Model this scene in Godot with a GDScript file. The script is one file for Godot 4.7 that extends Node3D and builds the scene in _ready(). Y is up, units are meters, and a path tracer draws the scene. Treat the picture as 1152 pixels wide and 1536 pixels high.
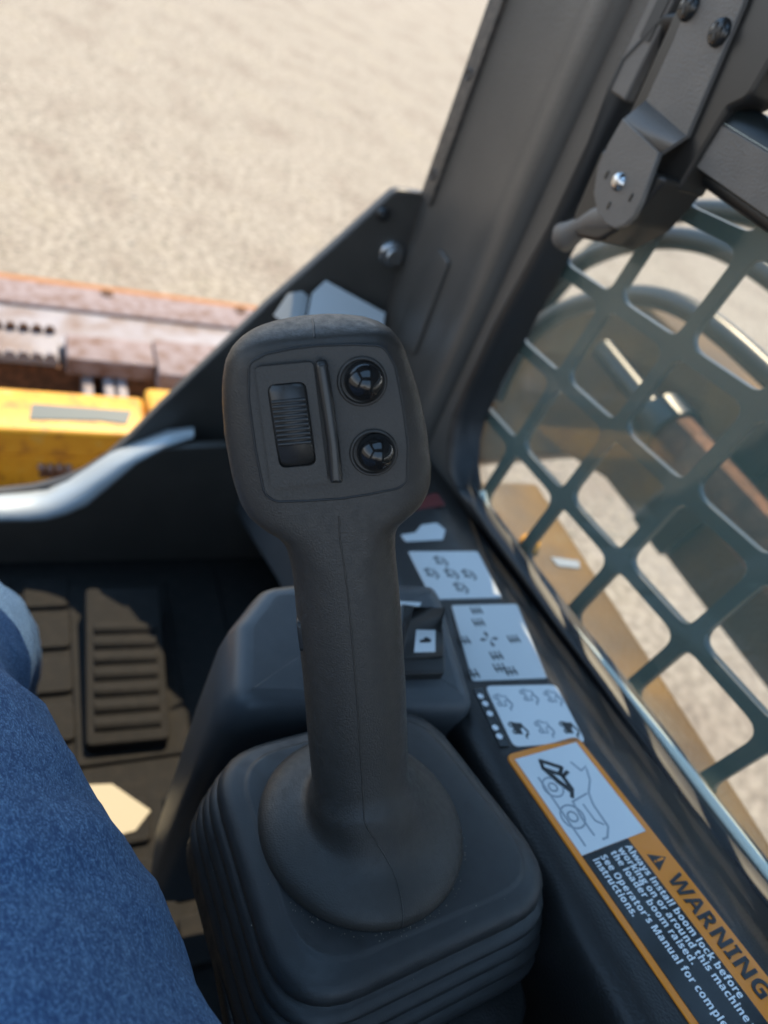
extends Node3D
# Cab of a skid-steer loader, seen from the operator's chest: right-hand joystick, side window with guard, bucket in front.
# x to the right, y up, z to the rear; metres; the ground is y = 0 and the cab floor y = 0.45.

var M := {}
var used := {}

# ---------------------------------------------------------------- mesh building
class Shape:
	var v := PackedVector3Array()
	var uv := PackedVector2Array()
	var g := PackedInt32Array()
	var xf := Transform3D()

	func tri(a: Vector3, b: Vector3, c: Vector3, sg := -1, ua := Vector2.ZERO, ub := Vector2.ZERO, uc := Vector2.ZERO) -> void:
		if a.is_equal_approx(b) or b.is_equal_approx(c) or a.is_equal_approx(c):
			return
		v.append(xf * a); v.append(xf * b); v.append(xf * c)
		uv.append(ua); uv.append(ub); uv.append(uc)
		g.append(sg)

	func quad(a: Vector3, b: Vector3, c: Vector3, d: Vector3, sg := -1) -> void:
		tri(a, b, c, sg); tri(a, c, d, sg)

	# rings of equal length, joined into a skin; counter-clockwise seen from outside when rings climb and turn left
	func loft(rings: Array, sg := 1, closed := true, caps := true, usize := 1.0, vsize := 1.0) -> void:
		var n: int = rings[0].size()
		var m := n if closed else n - 1
		for i in rings.size() - 1:
			for j in m:
				var k := (j + 1) % n
				var a: Vector3 = rings[i][j]
				var b: Vector3 = rings[i][k]
				var c: Vector3 = rings[i + 1][k]
				var d: Vector3 = rings[i + 1][j]
				var u0 := usize * j / m
				var u1 := usize * (j + 1) / m
				var v0 := vsize * i / (rings.size() - 1)
				var v1 := vsize * (i + 1) / (rings.size() - 1)
				tri(a, b, c, sg, Vector2(u0, v0), Vector2(u1, v0), Vector2(u1, v1))
				tri(a, c, d, sg, Vector2(u0, v0), Vector2(u1, v1), Vector2(u0, v1))
		if caps and closed:
			for e in [0, rings.size() - 1]:
				var mid := Vector3.ZERO
				for p in rings[e]:
					mid += p
				mid /= n
				for j in n:
					var a: Vector3 = rings[e][j]
					var b: Vector3 = rings[e][(j + 1) % n]
					if e == 0:
						tri(mid, b, a, sg + 1)
					else:
						tri(mid, a, b, sg + 2)

	# flat polygon pushed from z0 up to z1, with rounded rims of the radii top and low
	func prism(given: Array, z0: float, z1: float, top := 0.0, low := 0.0, sg := 10, steps := 3) -> void:
		var poly := PackedVector2Array(given)
		if Geometry2D.is_polygon_clockwise(poly):
			poly.reverse()
		var rows := []
		if low > 0.0:
			for i in steps + 1:
				var t := PI / 2 * i / steps
				rows.append([low * (1.0 - sin(t)), z0 + low * (1.0 - cos(t))])
		else:
			rows.append([0.0, z0])
		if top > 0.0:
			for i in steps + 1:
				var t := PI / 2 * i / steps
				rows.append([top * (1.0 - cos(t)), z1 - top * (1.0 - sin(t))])
		else:
			rows.append([0.0, z1])
		var rings := []
		for r in rows:
			var ring := PackedVector3Array()
			for p in inset(poly, r[0]):
				ring.append(Vector3(p.x, p.y, r[1]))
			rings.append(ring)
		loft(rings, sg, true, false)
		for e in [0, rings.size() - 1]:
			var flat := PackedVector2Array()
			for p in rings[e]:
				flat.append(Vector2(p.x, p.y))
			var t := Geometry2D.triangulate_polygon(flat)
			if t.is_empty():      # corners that the rounded rim has drawn together
				for i in range(1, flat.size() - 1):
					t.append_array([0, i, i + 1])
			var z: float = rows[e][1]
			for i in range(0, t.size(), 3):
				var q := [flat[t[i]], flat[t[i + 1]], flat[t[i + 2]]]
				if (q[1] - q[0]).cross(q[2] - q[0]) < 0.0:
					q = [q[0], q[2], q[1]]
				if e == 0:
					q = [q[0], q[2], q[1]]
				tri(Vector3(q[0].x, q[0].y, z), Vector3(q[1].x, q[1].y, z), Vector3(q[2].x, q[2].y, z), -1, q[0], q[1], q[2])

	static func inset(poly: PackedVector2Array, by: float) -> PackedVector2Array:
		if by == 0.0:
			return poly
		var out := PackedVector2Array()
		var n := poly.size()
		for i in n:
			var a := poly[(i + n - 1) % n]
			var b := poly[i]
			var c := poly[(i + 1) % n]
			var d1 := (b - a).normalized()
			var d2 := (c - b).normalized()
			var n1 := Vector2(-d1.y, d1.x)
			var n2 := Vector2(-d2.y, d2.x)
			var m := (n1 + n2).normalized()
			out.append(b + m * by / maxf(0.4, m.dot(n1)))
		return out

	func box(lo: Vector3, hi: Vector3, r := 0.003) -> void:
		var poly := [Vector2(lo.x, lo.y), Vector2(hi.x, lo.y), Vector2(hi.x, hi.y), Vector2(lo.x, hi.y)]
		var s := 0.7 * minf(r, minf(0.4 * minf(hi.x - lo.x, hi.y - lo.y), 0.4 * (hi.z - lo.z)))
		prism(Shape.rounded(poly, minf(r, 0.4 * minf(hi.x - lo.x, hi.y - lo.y)), 3), lo.z, hi.z, s, s)

	static func rounded(poly: Array, r, n := 5) -> Array:
		var out := []
		var m := poly.size()
		for i in m:
			var a: Vector2 = poly[(i + m - 1) % m]
			var b: Vector2 = poly[i]
			var c: Vector2 = poly[(i + 1) % m]
			var rr: float = r[i] if r is Array else r
			var da := (a - b).normalized()
			var dc := (c - b).normalized()
			var half := da.angle_to(dc) / 2.0
			var back: float = minf(rr / maxf(absf(tan(half)), 0.01), 0.49 * minf(a.distance_to(b), c.distance_to(b)))
			if rr <= 0.0 or back < 1e-6:
				out.append(b)
				continue
			var p := b + da * back
			var q := b + dc * back
			for k in n + 1:
				var t := float(k) / n
				out.append((p * (1 - t) * (1 - t) + b * 2 * t * (1 - t) + q * t * t))
		return out

	func tube(path: Array, r, sides := 10, sg := 20, caps := true) -> void:
		var rings := []
		var side := Vector3.ZERO
		for i in path.size():
			var t: Vector3 = (path[mini(i + 1, path.size() - 1)] - path[maxi(i - 1, 0)]).normalized()
			if side == Vector3.ZERO:
				side = t.cross(Vector3.UP if absf(t.y) < 0.9 else Vector3.RIGHT).normalized()
			side = (side - t * side.dot(t)).normalized()
			var up := t.cross(side)
			var ring := PackedVector3Array()
			var rr: float = r[i] if r is Array else r
			for k in sides:
				var a := TAU * k / sides
				ring.append(path[i] + (side * cos(a) + up * sin(a)) * rr)
			rings.append(ring)
		loft(rings, sg, true, caps)

	# profile of [radius, height] pairs turned about z
	func lathe(profile: Array, sides := 24, sg := 30) -> void:
		var rings := []
		for p in profile:
			var ring := PackedVector3Array()
			for k in sides:
				ring.append(Vector3(p[0] * cos(TAU * k / sides), p[0] * sin(TAU * k / sides), p[1]))
			rings.append(ring)
		loft(rings, sg, true, true)

	# a plate (outline outer, opening inner, both lists of equal length) from z0 to z1
	func ring_plate(outer: Array, inner: Array, z0: float, z1: float, outside := true, r := 0.0, rim: Shape = self) -> void:
		var n := outer.size()
		for i in n:
			var k := (i + 1) % n
			var a: Vector2 = outer[i]
			var b: Vector2 = outer[k]
			var c: Vector2 = inner[k]
			var d: Vector2 = inner[i]
			var f := func(p: Vector2, z: float) -> Vector3: return Vector3(p.x, p.y, z)
			var e := func(p: Vector2, q: Vector2) -> Vector2: return p + (q - p).normalized() * r
			if r > 0.0:
				var d2: Vector2 = e.call(d, a)
				var c2: Vector2 = e.call(c, b)
				quad(f.call(a, z1), f.call(b, z1), f.call(c2, z1), f.call(d2, z1), 40)
				quad(f.call(b, z0), f.call(a, z0), f.call(d2, z0), f.call(c2, z0), 41)
				rim.quad(f.call(d2, z1), f.call(c2, z1), f.call(c, z1 - r), f.call(d, z1 - r), 42)
				rim.quad(f.call(c2, z0), f.call(d2, z0), f.call(d, z0 + r), f.call(c, z0 + r), 42)
				rim.quad(f.call(d, z1 - r), f.call(c, z1 - r), f.call(c, z0 + r), f.call(d, z0 + r), 42)
			else:
				quad(f.call(a, z1), f.call(b, z1), f.call(c, z1), f.call(d, z1), 40)
				quad(f.call(b, z0), f.call(a, z0), f.call(d, z0), f.call(c, z0), 41)
				quad(f.call(d, z1), f.call(c, z1), f.call(c, z0), f.call(d, z0), 42)
			if outside:
				quad(f.call(b, z1), f.call(a, z1), f.call(a, z0), f.call(b, z0), 43)

	# a rectangle with an opening; the opening's points are joined to the rectangle's rim
	func wall(lo: Vector2, hi: Vector2, hole: Array, z0: float, z1: float) -> void:
		var mid := Vector2.ZERO
		var turned := PackedVector2Array(hole)
		if Geometry2D.is_polygon_clockwise(turned):
			turned.reverse()
		hole = Array(turned)
		for p in hole:
			mid += p
		mid /= hole.size()
		var outer := []
		for p in hole:
			var d: Vector2 = (p - mid).normalized()
			var t := 1e9
			if d.x > 1e-6: t = minf(t, (hi.x - mid.x) / d.x)
			if d.x < -1e-6: t = minf(t, (lo.x - mid.x) / d.x)
			if d.y > 1e-6: t = minf(t, (hi.y - mid.y) / d.y)
			if d.y < -1e-6: t = minf(t, (lo.y - mid.y) / d.y)
			outer.append(mid + d * t)
		for c in [lo, Vector2(hi.x, lo.y), hi, Vector2(lo.x, hi.y)]:
			var best := 0
			for i in outer.size():
				if absf((hole[i] - mid).angle_to(c - mid)) < absf((hole[best] - mid).angle_to(c - mid)):
					best = i
			outer[best] = c
		ring_plate(outer, hole, z0, z1)

	func mesh(turn := true) -> ArrayMesh:
		var flip := false
		if turn:
			var mid := Vector3.ZERO
			for p in v:
				mid += p
			mid /= maxf(1.0, v.size())
			var vol := 0.0
			for i in range(0, v.size(), 3):
				vol += (v[i] - mid).dot((v[i + 1] - mid).cross(v[i + 2] - mid))
			flip = vol < 0.0
		var st := SurfaceTool.new()
		st.begin(Mesh.PRIMITIVE_TRIANGLES)
		for i in range(0, v.size(), 3):
			st.set_smooth_group(g[i / 3])
			for k in ([0, 1, 2] if flip else [0, 2, 1]):
				st.set_uv(uv[i + k])
				st.add_vertex(v[i + k])
		st.generate_normals()
		return st.commit()


func numbered(called: String, parent: Node) -> String:
	var key := str(parent.get_instance_id()) + called
	used[key] = used.get(key, -1) + 1
	return called if used[key] == 0 else "%s_%03d" % [called, used[key]]

# shapes are given in the scene's own axes; a part is set back into the axes of what it belongs to
func obj(called: String, shape, material: Material, parent: Node3D = self, at := Transform3D()) -> MeshInstance3D:
	var o := MeshInstance3D.new()
	o.name = numbered(called, parent)
	o.mesh = shape.mesh() if shape is Shape else shape
	o.material_override = material
	parent.add_child(o, true)
	var up: Transform3D = Transform3D()
	var p: Node = parent
	while p != self:
		up = p.transform * up
		p = p.get_parent()
	o.transform = up.affine_inverse() * at
	return o

func thing(called: String, label: String, category: String, at := Vector3.ZERO, group := "") -> Node3D:
	var o := Node3D.new()
	o.name = numbered(called, self)
	add_child(o, true)
	o.position = at
	return tag(o, label, category, group)

func tag(o: Node3D, label: String, category: String, group := "") -> Node3D:
	o.set_meta("label", label)
	o.set_meta("category", category)
	if group:
		o.set_meta("group", group)
	return o

func plane_x(x: float) -> Transform3D:   # drawing plane (z, y), thickness towards -x
	return Transform3D(Basis(Vector3(0, 0, 1), Vector3(0, 1, 0), Vector3(-1, 0, 0)), Vector3(x, 0, 0))

func plane_z(z: float) -> Transform3D:   # (x, y), thickness towards +z
	return Transform3D(Basis(), Vector3(0, 0, z))

func plane_y(y: float) -> Transform3D:   # (x, -z), thickness upwards
	return Transform3D(Basis(Vector3(1, 0, 0), Vector3(0, 0, -1), Vector3(0, 1, 0)), Vector3(0, y, 0))

const SLOPE := 0.17                       # the console falls towards the front
func console(x: float, z: float, lift := 0.0) -> Vector3:
	return Vector3(x, 0.90 + SLOPE * (z + 0.166), z) + Vector3(0, 1, -SLOPE).normalized() * lift

func plane_c(at: Vector3, turn := 0.0) -> Transform3D:  # X along the console towards the rear, Y to the right, Z off its top
	var zx := Vector3(0, SLOPE, 1).normalized()
	var b := Basis(zx, Vector3(1, 0, 0), zx.cross(Vector3(1, 0, 0)))
	return Transform3D(b.rotated(b.z, turn), at)

func shape_at(xf: Transform3D) -> Shape:
	var s := Shape.new()
	s.xf = xf
	return s

func rect(a: float, b: float, c: float, d: float) -> Array:
	return [Vector2(a, b), Vector2(c, b), Vector2(c, d), Vector2(a, d)]

# ---------------------------------------------------------------- materials
func noise(freq: float, kind := FastNoiseLite.TYPE_SIMPLEX_SMOOTH, octaves := 4, s := 1) -> FastNoiseLite:
	var n := FastNoiseLite.new()
	n.noise_type = kind
	n.frequency = freq
	n.fractal_octaves = octaves
	n.seed = s
	return n

func ramp(stops: Array) -> Gradient:
	var g := Gradient.new()
	g.offsets = PackedFloat32Array(stops.map(func(s): return s[0]))
	g.colors = PackedColorArray(stops.map(func(s): return s[1]))
	return g

func noise_tex(n: FastNoiseLite, stops := [], size := 512, normal := 0.0) -> NoiseTexture2D:
	var t := NoiseTexture2D.new()
	t.width = size
	t.height = size
	t.seamless = true
	t.noise = n
	if normal > 0.0:
		t.as_normal_map = true
		t.bump_strength = normal
	elif stops:
		t.color_ramp = ramp(stops)
	return t

func lin(r: float, g: float, b: float) -> Color:
	return Color(r, g, b).linear_to_srgb()

func mat(called: String, c: Color, rough: float, metal := 0.0) -> StandardMaterial3D:
	var m := StandardMaterial3D.new()
	m.resource_name = called
	m.albedo_color = c
	m.roughness = rough
	m.metallic = metal
	M[called] = m
	return m

func tri_tex(m: StandardMaterial3D, scale: float, albedo: Texture2D = null, normal: Texture2D = null, strength := 1.0, world := false) -> void:
	m.uv1_triplanar = true
	m.uv1_world_triplanar = world
	m.uv1_scale = Vector3.ONE * scale
	if albedo:
		m.albedo_texture = albedo
	if normal:
		m.normal_enabled = true
		m.normal_texture = normal
		m.normal_scale = strength

func gray(v: float, w := 0.0) -> Color:
	return lin(v * (1 + w), v, v * (1 - w))

func materials() -> void:
	var grain := noise_tex(noise(0.09, FastNoiseLite.TYPE_SIMPLEX_SMOOTH, 3, 3), [], 512, 5.0)
	var fine := noise_tex(noise(0.2, FastNoiseLite.TYPE_SIMPLEX, 3, 5), [], 512, 3.0)
	# rubber and plastic carry dust: pale specks and worn patches with outlines of their own
	var specks := noise_tex(noise(0.035, FastNoiseLite.TYPE_CELLULAR, 2, 8), [[0.0, gray(0.95, .03)], [0.14, gray(0.62, .02)], [0.24, gray(0.46)], [1.0, gray(0.40)]], 1024)
	var patchy := noise_tex(noise(0.012, FastNoiseLite.TYPE_SIMPLEX_SMOOTH, 6, 11), [[0.0, gray(0.34)], [0.42, gray(0.42)], [0.55, gray(0.50, .02)], [0.72, gray(0.66, .03)], [1.0, gray(0.9, .04)]], 1024)
	var faint := noise_tex(noise(0.006, FastNoiseLite.TYPE_SIMPLEX_SMOOTH, 6, 13), [[0.0, gray(0.41)], [0.5, gray(0.45, .01)], [1.0, gray(0.52, .02)]], 1024)
	var gloss := noise_tex(noise(0.009, FastNoiseLite.TYPE_SIMPLEX_SMOOTH, 6, 17), [[0.0, Color(.42, .42, .42)], [0.5, Color(.55, .55, .55)], [1.0, Color(.75, .75, .75)]], 1024)
	var m := mat("grip_rubber", gray(0.058, .19), 0.9)
	tri_tex(m, 20.0, faint, grain, 0.36)
	m.roughness_texture = gloss
	m = mat("face_plastic", gray(0.062, .19), 0.5)
	tri_tex(m, 18.0, specks, grain, 0.3)
	m = mat("boot_rubber", gray(0.055, .0), 0.85)
	tri_tex(m, 9.0, faint, fine, 0.12)
	m.roughness_texture = gloss
	m = mat("smooth_plastic", gray(0.022, .1), 0.32)
	m = mat("gloss_black", gray(0.012), 0.1)
	m = mat("pod_plastic", gray(0.15, -.05), 0.38)
	tri_tex(m, 7.0, faint, fine, 0.15)
	m = mat("black_paint", gray(0.14, .15), 0.42)
	tri_tex(m, 2.0, faint, fine, 0.1)
	m = mat("console_paint", gray(0.026, .04), 0.42)
	tri_tex(m, 4.0, faint, fine, 0.2)
	m = mat("brown_flange_paint", lin(0.12, 0.095, 0.075), 0.5)  # brown of the post flange, in uneven patches
	tri_tex(m, 6.0, patchy, fine, 0.2)
	m = mat("latch_paint", gray(0.28, .12), 0.45)
	tri_tex(m, 4.0, faint, fine, 0.25)
	m = mat("floor_rubber", gray(0.012, .2), 0.85)
	tri_tex(m, 4.0, patchy, fine, 0.5)
	m = mat("gasket_rubber", gray(0.012), 0.45)
	m = mat("steel_strip", lin(0.44, 0.47, 0.48), 0.5, 0.35)
	tri_tex(m, 5.0, null, fine, 0.15)
	m = mat("bright_steel", lin(0.6, 0.6, 0.6), 0.25, 1.0)
	m = mat("dark_screw", gray(0.05), 0.25, 0.6)
	m = mat("guard_paint", lin(0.010, 0.013, 0.013), 0.36)
	m = mat("hose_rubber", gray(0.02), 0.33)
	var rusty := noise_tex(noise(0.008, FastNoiseLite.TYPE_SIMPLEX_SMOOTH, 6, 21), [[0.0, lin(.15, .075, .045)], [0.3, lin(.23, .17, .145)], [0.5, lin(.28, .235, .225)], [0.7, lin(.31, .275, .275)], [1.0, lin(.36, .31, .29)]], 1024)
	m = mat("worn_steel", Color.WHITE, 0.6, 0.1)
	tri_tex(m, 0.8, rusty, fine, 0.4)
	m = mat("dusty_steel", lin(.95, .80, .74), 0.8)
	tri_tex(m, 2.5, rusty, fine, 0.4)
	m = mat("rust", lin(0.36, 0.14, 0.04), 0.8)
	m = mat("dark_rust", lin(0.26, 0.12, 0.06), 0.85)
	tri_tex(m, 3.0, patchy, fine, 0.4)
	var scuffed := noise_tex(noise(0.01, FastNoiseLite.TYPE_SIMPLEX_SMOOTH, 6, 31), [[0.0, lin(.36, .13, .02)], [0.30, lin(.60, .26, .012)], [0.42, lin(.72, .33, .010)], [0.75, lin(.76, .36, .014)], [1.0, lin(.66, .42, .14)]], 1024)
	m = mat("yellow_paint", Color.WHITE, 0.45)
	tri_tex(m, 2.0, scuffed, fine, 0.2)
	var shaded_yellow_tones := noise_tex(noise(0.004, FastNoiseLite.TYPE_SIMPLEX_SMOOTH, 6, 41), [[0.0, lin(.09, .055, .026)], [0.45, lin(.145, .08, .022)], [0.7, lin(.20, .105, .018)], [1.0, lin(.21, .14, .06)]], 1024)  # dusty yellow machine paint, its shade put into the brown tones
	m = mat("dusty_shaded_yellow", Color.WHITE, 0.5)
	tri_tex(m, 1.4, shaded_yellow_tones, fine, 0.2)
	m = mat("shaded_boom_brown", lin(0.8, 0.74, 0.7), 0.75)
	tri_tex(m, 1.2, shaded_yellow_tones, fine, 0.3)
	m = mat("gray_print", lin(0.11, 0.125, 0.115), 0.5)
	m = mat("label_white", lin(0.66, 0.68, 0.68), 0.3)
	m = mat("label_gray", lin(0.55, 0.57, 0.57), 0.35)
	m = mat("label_orange", lin(0.78, 0.235, 0.01), 0.25)
	m = mat("label_black", gray(0.008), 0.22)
	m = mat("print_black", gray(0.012), 0.35)
	m = mat("print_gray", lin(0.30, 0.34, 0.38), 0.35)
	m = mat("print_white", lin(0.75, 0.77, 0.78), 0.35)
	m = mat("label_red", lin(0.10, 0.012, 0.010), 0.5)
	m = mat("dust_grain", lin(.20, .17, .13), 0.95)
	m = mat("sunlit_patch", lin(0.50, 0.44, 0.32), 0.8)  # cream of the sunlit floor patch, light put into the colour
	m = mat("boot_leather", lin(0.03, 0.022, 0.016), 0.5)
	m = mat("window_glass", Color(0.75, 0.9, 0.85, 0.06), 0.02)
	m.transparency = BaseMaterial3D.TRANSPARENCY_ALPHA
	m.metallic_specular = 0.32
	m = mat("pale_edge", lin(0.66, 0.70, 0.60), 0.2)  # pale green; the sill's sun glint is put into this colour
	# dust lying on the pane, in smears
	m = mat("pane_dust", Color(0.80, 0.73, 0.62, 0.010), 0.9)
	m.backlight_enabled = true
	m.backlight = Color(0.9, 0.9, 0.9)
	m.transparency = BaseMaterial3D.TRANSPARENCY_ALPHA
	tri_tex(m, 3.0, noise_tex(noise(0.02, FastNoiseLite.TYPE_SIMPLEX_SMOOTH, 5, 51), [[0.0, Color(1, 1, 1, 0.1)], [0.4, Color(1, 1, 1, 0.35)], [0.6, Color(1, 1, 1, 0.8)], [1.0, Color(1, 1, 1, 1.0)]], 1024))
	# gravel: stones of many tones over broad tracks
	var grit := noise(0.03, FastNoiseLite.TYPE_SIMPLEX, 6, 61)
	grit.fractal_gain = 0.75
	m = mat("gravel", Color.WHITE, 0.95)
	tri_tex(m, 0.31, noise_tex(grit, [[0.0, lin(.14, .108, .079)], [0.35, lin(.27, .214, .155)], [0.6, lin(.345, .281, .207)], [1.0, lin(.54, .46, .355)]], 2048), null, 1.0, true)
	m.detail_enabled = true
	m.detail_blend_mode = BaseMaterial3D.BLEND_MODE_MUL
	m.detail_uv_layer = BaseMaterial3D.DETAIL_UV_2
	m.uv2_triplanar = true
	m.uv2_world_triplanar = true
	m.uv2_scale = Vector3(0.17, 0.17, 0.11)
	m.detail_albedo = noise_tex(noise(0.014, FastNoiseLite.TYPE_SIMPLEX_SMOOTH, 3, 64), [[0.0, lin(.80, .75, .73)], [0.38, lin(.94, .925, .915)], [0.6, lin(1, 1, 1)], [1.0, lin(1, .99, .95)]], 1024)
	m = mat("pebble", Color.WHITE, 0.9)
	m.vertex_color_use_as_albedo = true
	denim()

# cotton twill: slanting threads of dark and pale blue, each thread its own tone, faded in streaks
func denim() -> void:
	var n := 1024
	var im := Image.create(n, n, false, Image.FORMAT_RGB8)
	var hi := Image.create(n, n, false, Image.FORMAT_RGB8)
	var rng := RandomNumberGenerator.new()
	rng.seed = 5
	var slub := noise(0.02, FastNoiseLite.TYPE_SIMPLEX, 3, 71)
	var fade := noise(0.006, FastNoiseLite.TYPE_SIMPLEX_SMOOTH, 4, 72)
	var thread := PackedFloat32Array()
	for i in n * 2:
		thread.append(rng.randf())
	for y in n:
		for x in n:
			var d := (x + 2 * y) % 8
			var weft := 1.0 if d < 3 else 0.0
			var id := (x / 4 + 37 * (y / 8)) % (2 * n)
			var t: float = 0.13 + weft * (0.16 + 0.72 * thread[id] * thread[id]) + 0.08 * slub.get_noise_2d(x * 3.0, y) + 0.06 * fade.get_noise_2d(x, y) + 0.10 * thread[x / 2 % n]
			t = clampf(t, 0.0, 1.0)
			im.set_pixel(x, y, lin(0.012 + 0.36 * t * t, 0.046 + 0.60 * t * t, 0.135 + 0.80 * t * t))
			var h := clampf(0.3 + 0.35 * weft + 0.3 * t, 0, 1)
			hi.set_pixel(x, y, Color(h, h, h))
	hi.bump_map_to_normal_map(3.0)
	var m := mat("denim", Color.WHITE, 0.85)
	m.albedo_texture = ImageTexture.create_from_image(im)
	m.normal_enabled = true
	m.normal_texture = ImageTexture.create_from_image(hi)
	m.normal_scale = 0.8


func _ready() -> void:
	# ------------------------------------------------------------ camera, sky, sun, exposure
	var cam := Camera3D.new()
	cam.name = "camera"
	cam.transform = Transform3D(Basis(Vector3(0.8988, 0.3113, 0.3086), Vector3(-0.0047, 0.7108, -0.7033), Vector3(-0.4383, 0.6307, 0.6404)), Vector3(0, 1.30, 0))
	var lens := CameraAttributesPhysical.new()
	lens.frustum_focal_length = 17.33      # a phone's main camera, in full-frame terms
	lens.frustum_focus_distance = 0.335
	lens.exposure_aperture = 4.0
	lens.frustum_near = 0.02
	lens.frustum_far = 500.0
	cam.attributes = lens
	cam.fov = 69.4
	cam.near = 0.02
	cam.far = 500.0
	add_child(cam)
	cam.current = true

	var env := Environment.new()
	env.background_mode = Environment.BG_SKY
	var sky := Sky.new()
	var air := ProceduralSkyMaterial.new()
	air.sky_top_color = Color(0.46, 0.60, 0.75)
	air.sky_horizon_color = Color(0.89, 0.89, 0.87)
	air.sky_curve = 0.12
	air.ground_bottom_color = Color(0.45, 0.40, 0.33)
	air.ground_horizon_color = Color(0.62, 0.62, 0.60)
	air.sky_energy_multiplier = 1.35
	sky.sky_material = air
	env.sky = sky
	env.tonemap_mode = Environment.TONE_MAPPER_LINEAR
	env.tonemap_exposure = 1.75
	env.sdfgi_enabled = true
	env.ssao_enabled = true
	env.ssil_enabled = true
	var we := WorldEnvironment.new()
	we.name = "environment"
	we.environment = env
	add_child(we)

	var sun := DirectionalLight3D.new()
	sun.name = "sun"
	sun.light_energy = 1.25
	sun.light_color = Color(1.0, 0.92, 0.78)
	sun.light_angular_distance = 0.5
	sun.shadow_enabled = true
	add_child(sun)
	var sun_at := Vector3(sin(deg_to_rad(SUN_AZ)) * cos(deg_to_rad(SUN_EL)), sin(deg_to_rad(SUN_EL)), -cos(deg_to_rad(SUN_AZ)) * cos(deg_to_rad(SUN_EL)))
	sun.look_at_from_position(sun_at * 10.0, Vector3.ZERO, Vector3.UP)

	materials()
	build_ground()
	build_cab()
	build_window()
	build_console()
	build_bucket()
	build_arm()
	build_joystick()
	build_switch_pod()
	build_latch()
	build_stickers()
	build_pedal()
	build_person()

const SUN_AZ := 21.0    # degrees to the right of straight ahead
const SUN_EL := 55.0

# ---------------------------------------------------------------- ground
func build_ground() -> void:
	var g := PlaneMesh.new()
	g.size = Vector2(400, 400)
	var o := obj("ground", g, M.gravel)
	o.set_meta("kind", "structure")
	var stone := SphereMesh.new()
	stone.radius = 0.5
	stone.height = 0.7
	stone.radial_segments = 7
	stone.rings = 4
	var mm := MultiMesh.new()
	mm.transform_format = MultiMesh.TRANSFORM_3D
	mm.use_colors = true
	mm.mesh = stone
	mm.instance_count = 50000
	var rng := RandomNumberGenerator.new()
	rng.seed = 9
	for i in mm.instance_count:
		var d := 1.2 + 8.5 * pow(rng.randf(), 1.3)
		var x := rng.randf_range(-0.9, 1.6) * (0.6 + 0.5 * d)
		var s := 0.004 + 0.011 * pow(rng.randf(), 3.0) + (0.02 * rng.randf() if i % 400 == 0 else 0.0)
		var b := Basis.from_euler(Vector3(rng.randf() * 0.5, rng.randf() * TAU, rng.randf() * 0.5)).scaled_local(Vector3(s, s * rng.randf_range(0.4, 0.9), s * rng.randf_range(0.6, 1.2)))
		mm.set_instance_transform(i, Transform3D(b, Vector3(x, s * 0.1, -d)))
		var t := rng.randf_range(0.26, 0.44)
		mm.set_instance_color(i, Color(t, t * rng.randf_range(0.78, 0.84), t * rng.randf_range(0.52, 0.64)))
	var st := MultiMeshInstance3D.new()
	st.name = "loose_gravel"
	st.multimesh = mm
	st.material_override = M.pebble
	add_child(st)
	tag(st, "loose pale gravel strewn over the sunlit yard", "gravel")
	st.set_meta("kind", "stuff")

# ---------------------------------------------------------------- the loader's cab
const LEFT := -0.64
var cab: Node3D

func window_hole() -> Array:   # rim of the side window, (z, y)
	return [Vector2(-.556, 1.245), Vector2(-.556, 1.22), Vector2(-.554, 1.18), Vector2(-.553, 1.109), Vector2(-.562, 1.0), Vector2(-.566, .93), Vector2(-.563, .893), Vector2(-.552, .866), Vector2(-.533, .848), Vector2(-.505, .839), Vector2(-.47, .837), Vector2(-.43, .840), Vector2(-.398, .845), Vector2(-.32, .859), Vector2(-.243, .872), Vector2(-.125, .889), Vector2(-.053, .901), Vector2(.10, .925), Vector2(.30, .958), Vector2(.36, .975), Vector2(.395, 1.02), Vector2(.40, 1.10), Vector2(.40, 1.22), Vector2(.395, 1.245), Vector2(.36, 1.277), Vector2(.30, 1.288), Vector2(.05, 1.288), Vector2(-.25, 1.288), Vector2(-.48, 1.288), Vector2(-.535, 1.276)]

func pane_edge() -> Array:     # where the glass shows, point for point with the rim
	return [Vector2(-.548, 1.245), Vector2(-.548, 1.22), Vector2(-.547, 1.17), Vector2(-.545, 1.10), Vector2(-.550, 1.0), Vector2(-.553, .95), Vector2(-.549, .900), Vector2(-.541, .878), Vector2(-.524, .858), Vector2(-.497, .840), Vector2(-.467, .830), Vector2(-.43, .832), Vector2(-.398, .8375), Vector2(-.33, .850), Vector2(-.255, .864), Vector2(-.14, .884), Vector2(-.06, .897), Vector2(.10, .920), Vector2(.29, .954), Vector2(.345, .97), Vector2(.38, 1.02), Vector2(.385, 1.10), Vector2(.385, 1.22), Vector2(.38, 1.245), Vector2(.345, 1.288), Vector2(.29, 1.279), Vector2(.05, 1.279), Vector2(-.25, 1.279), Vector2(-.47, 1.279), Vector2(-.52, 1.268)]

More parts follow.
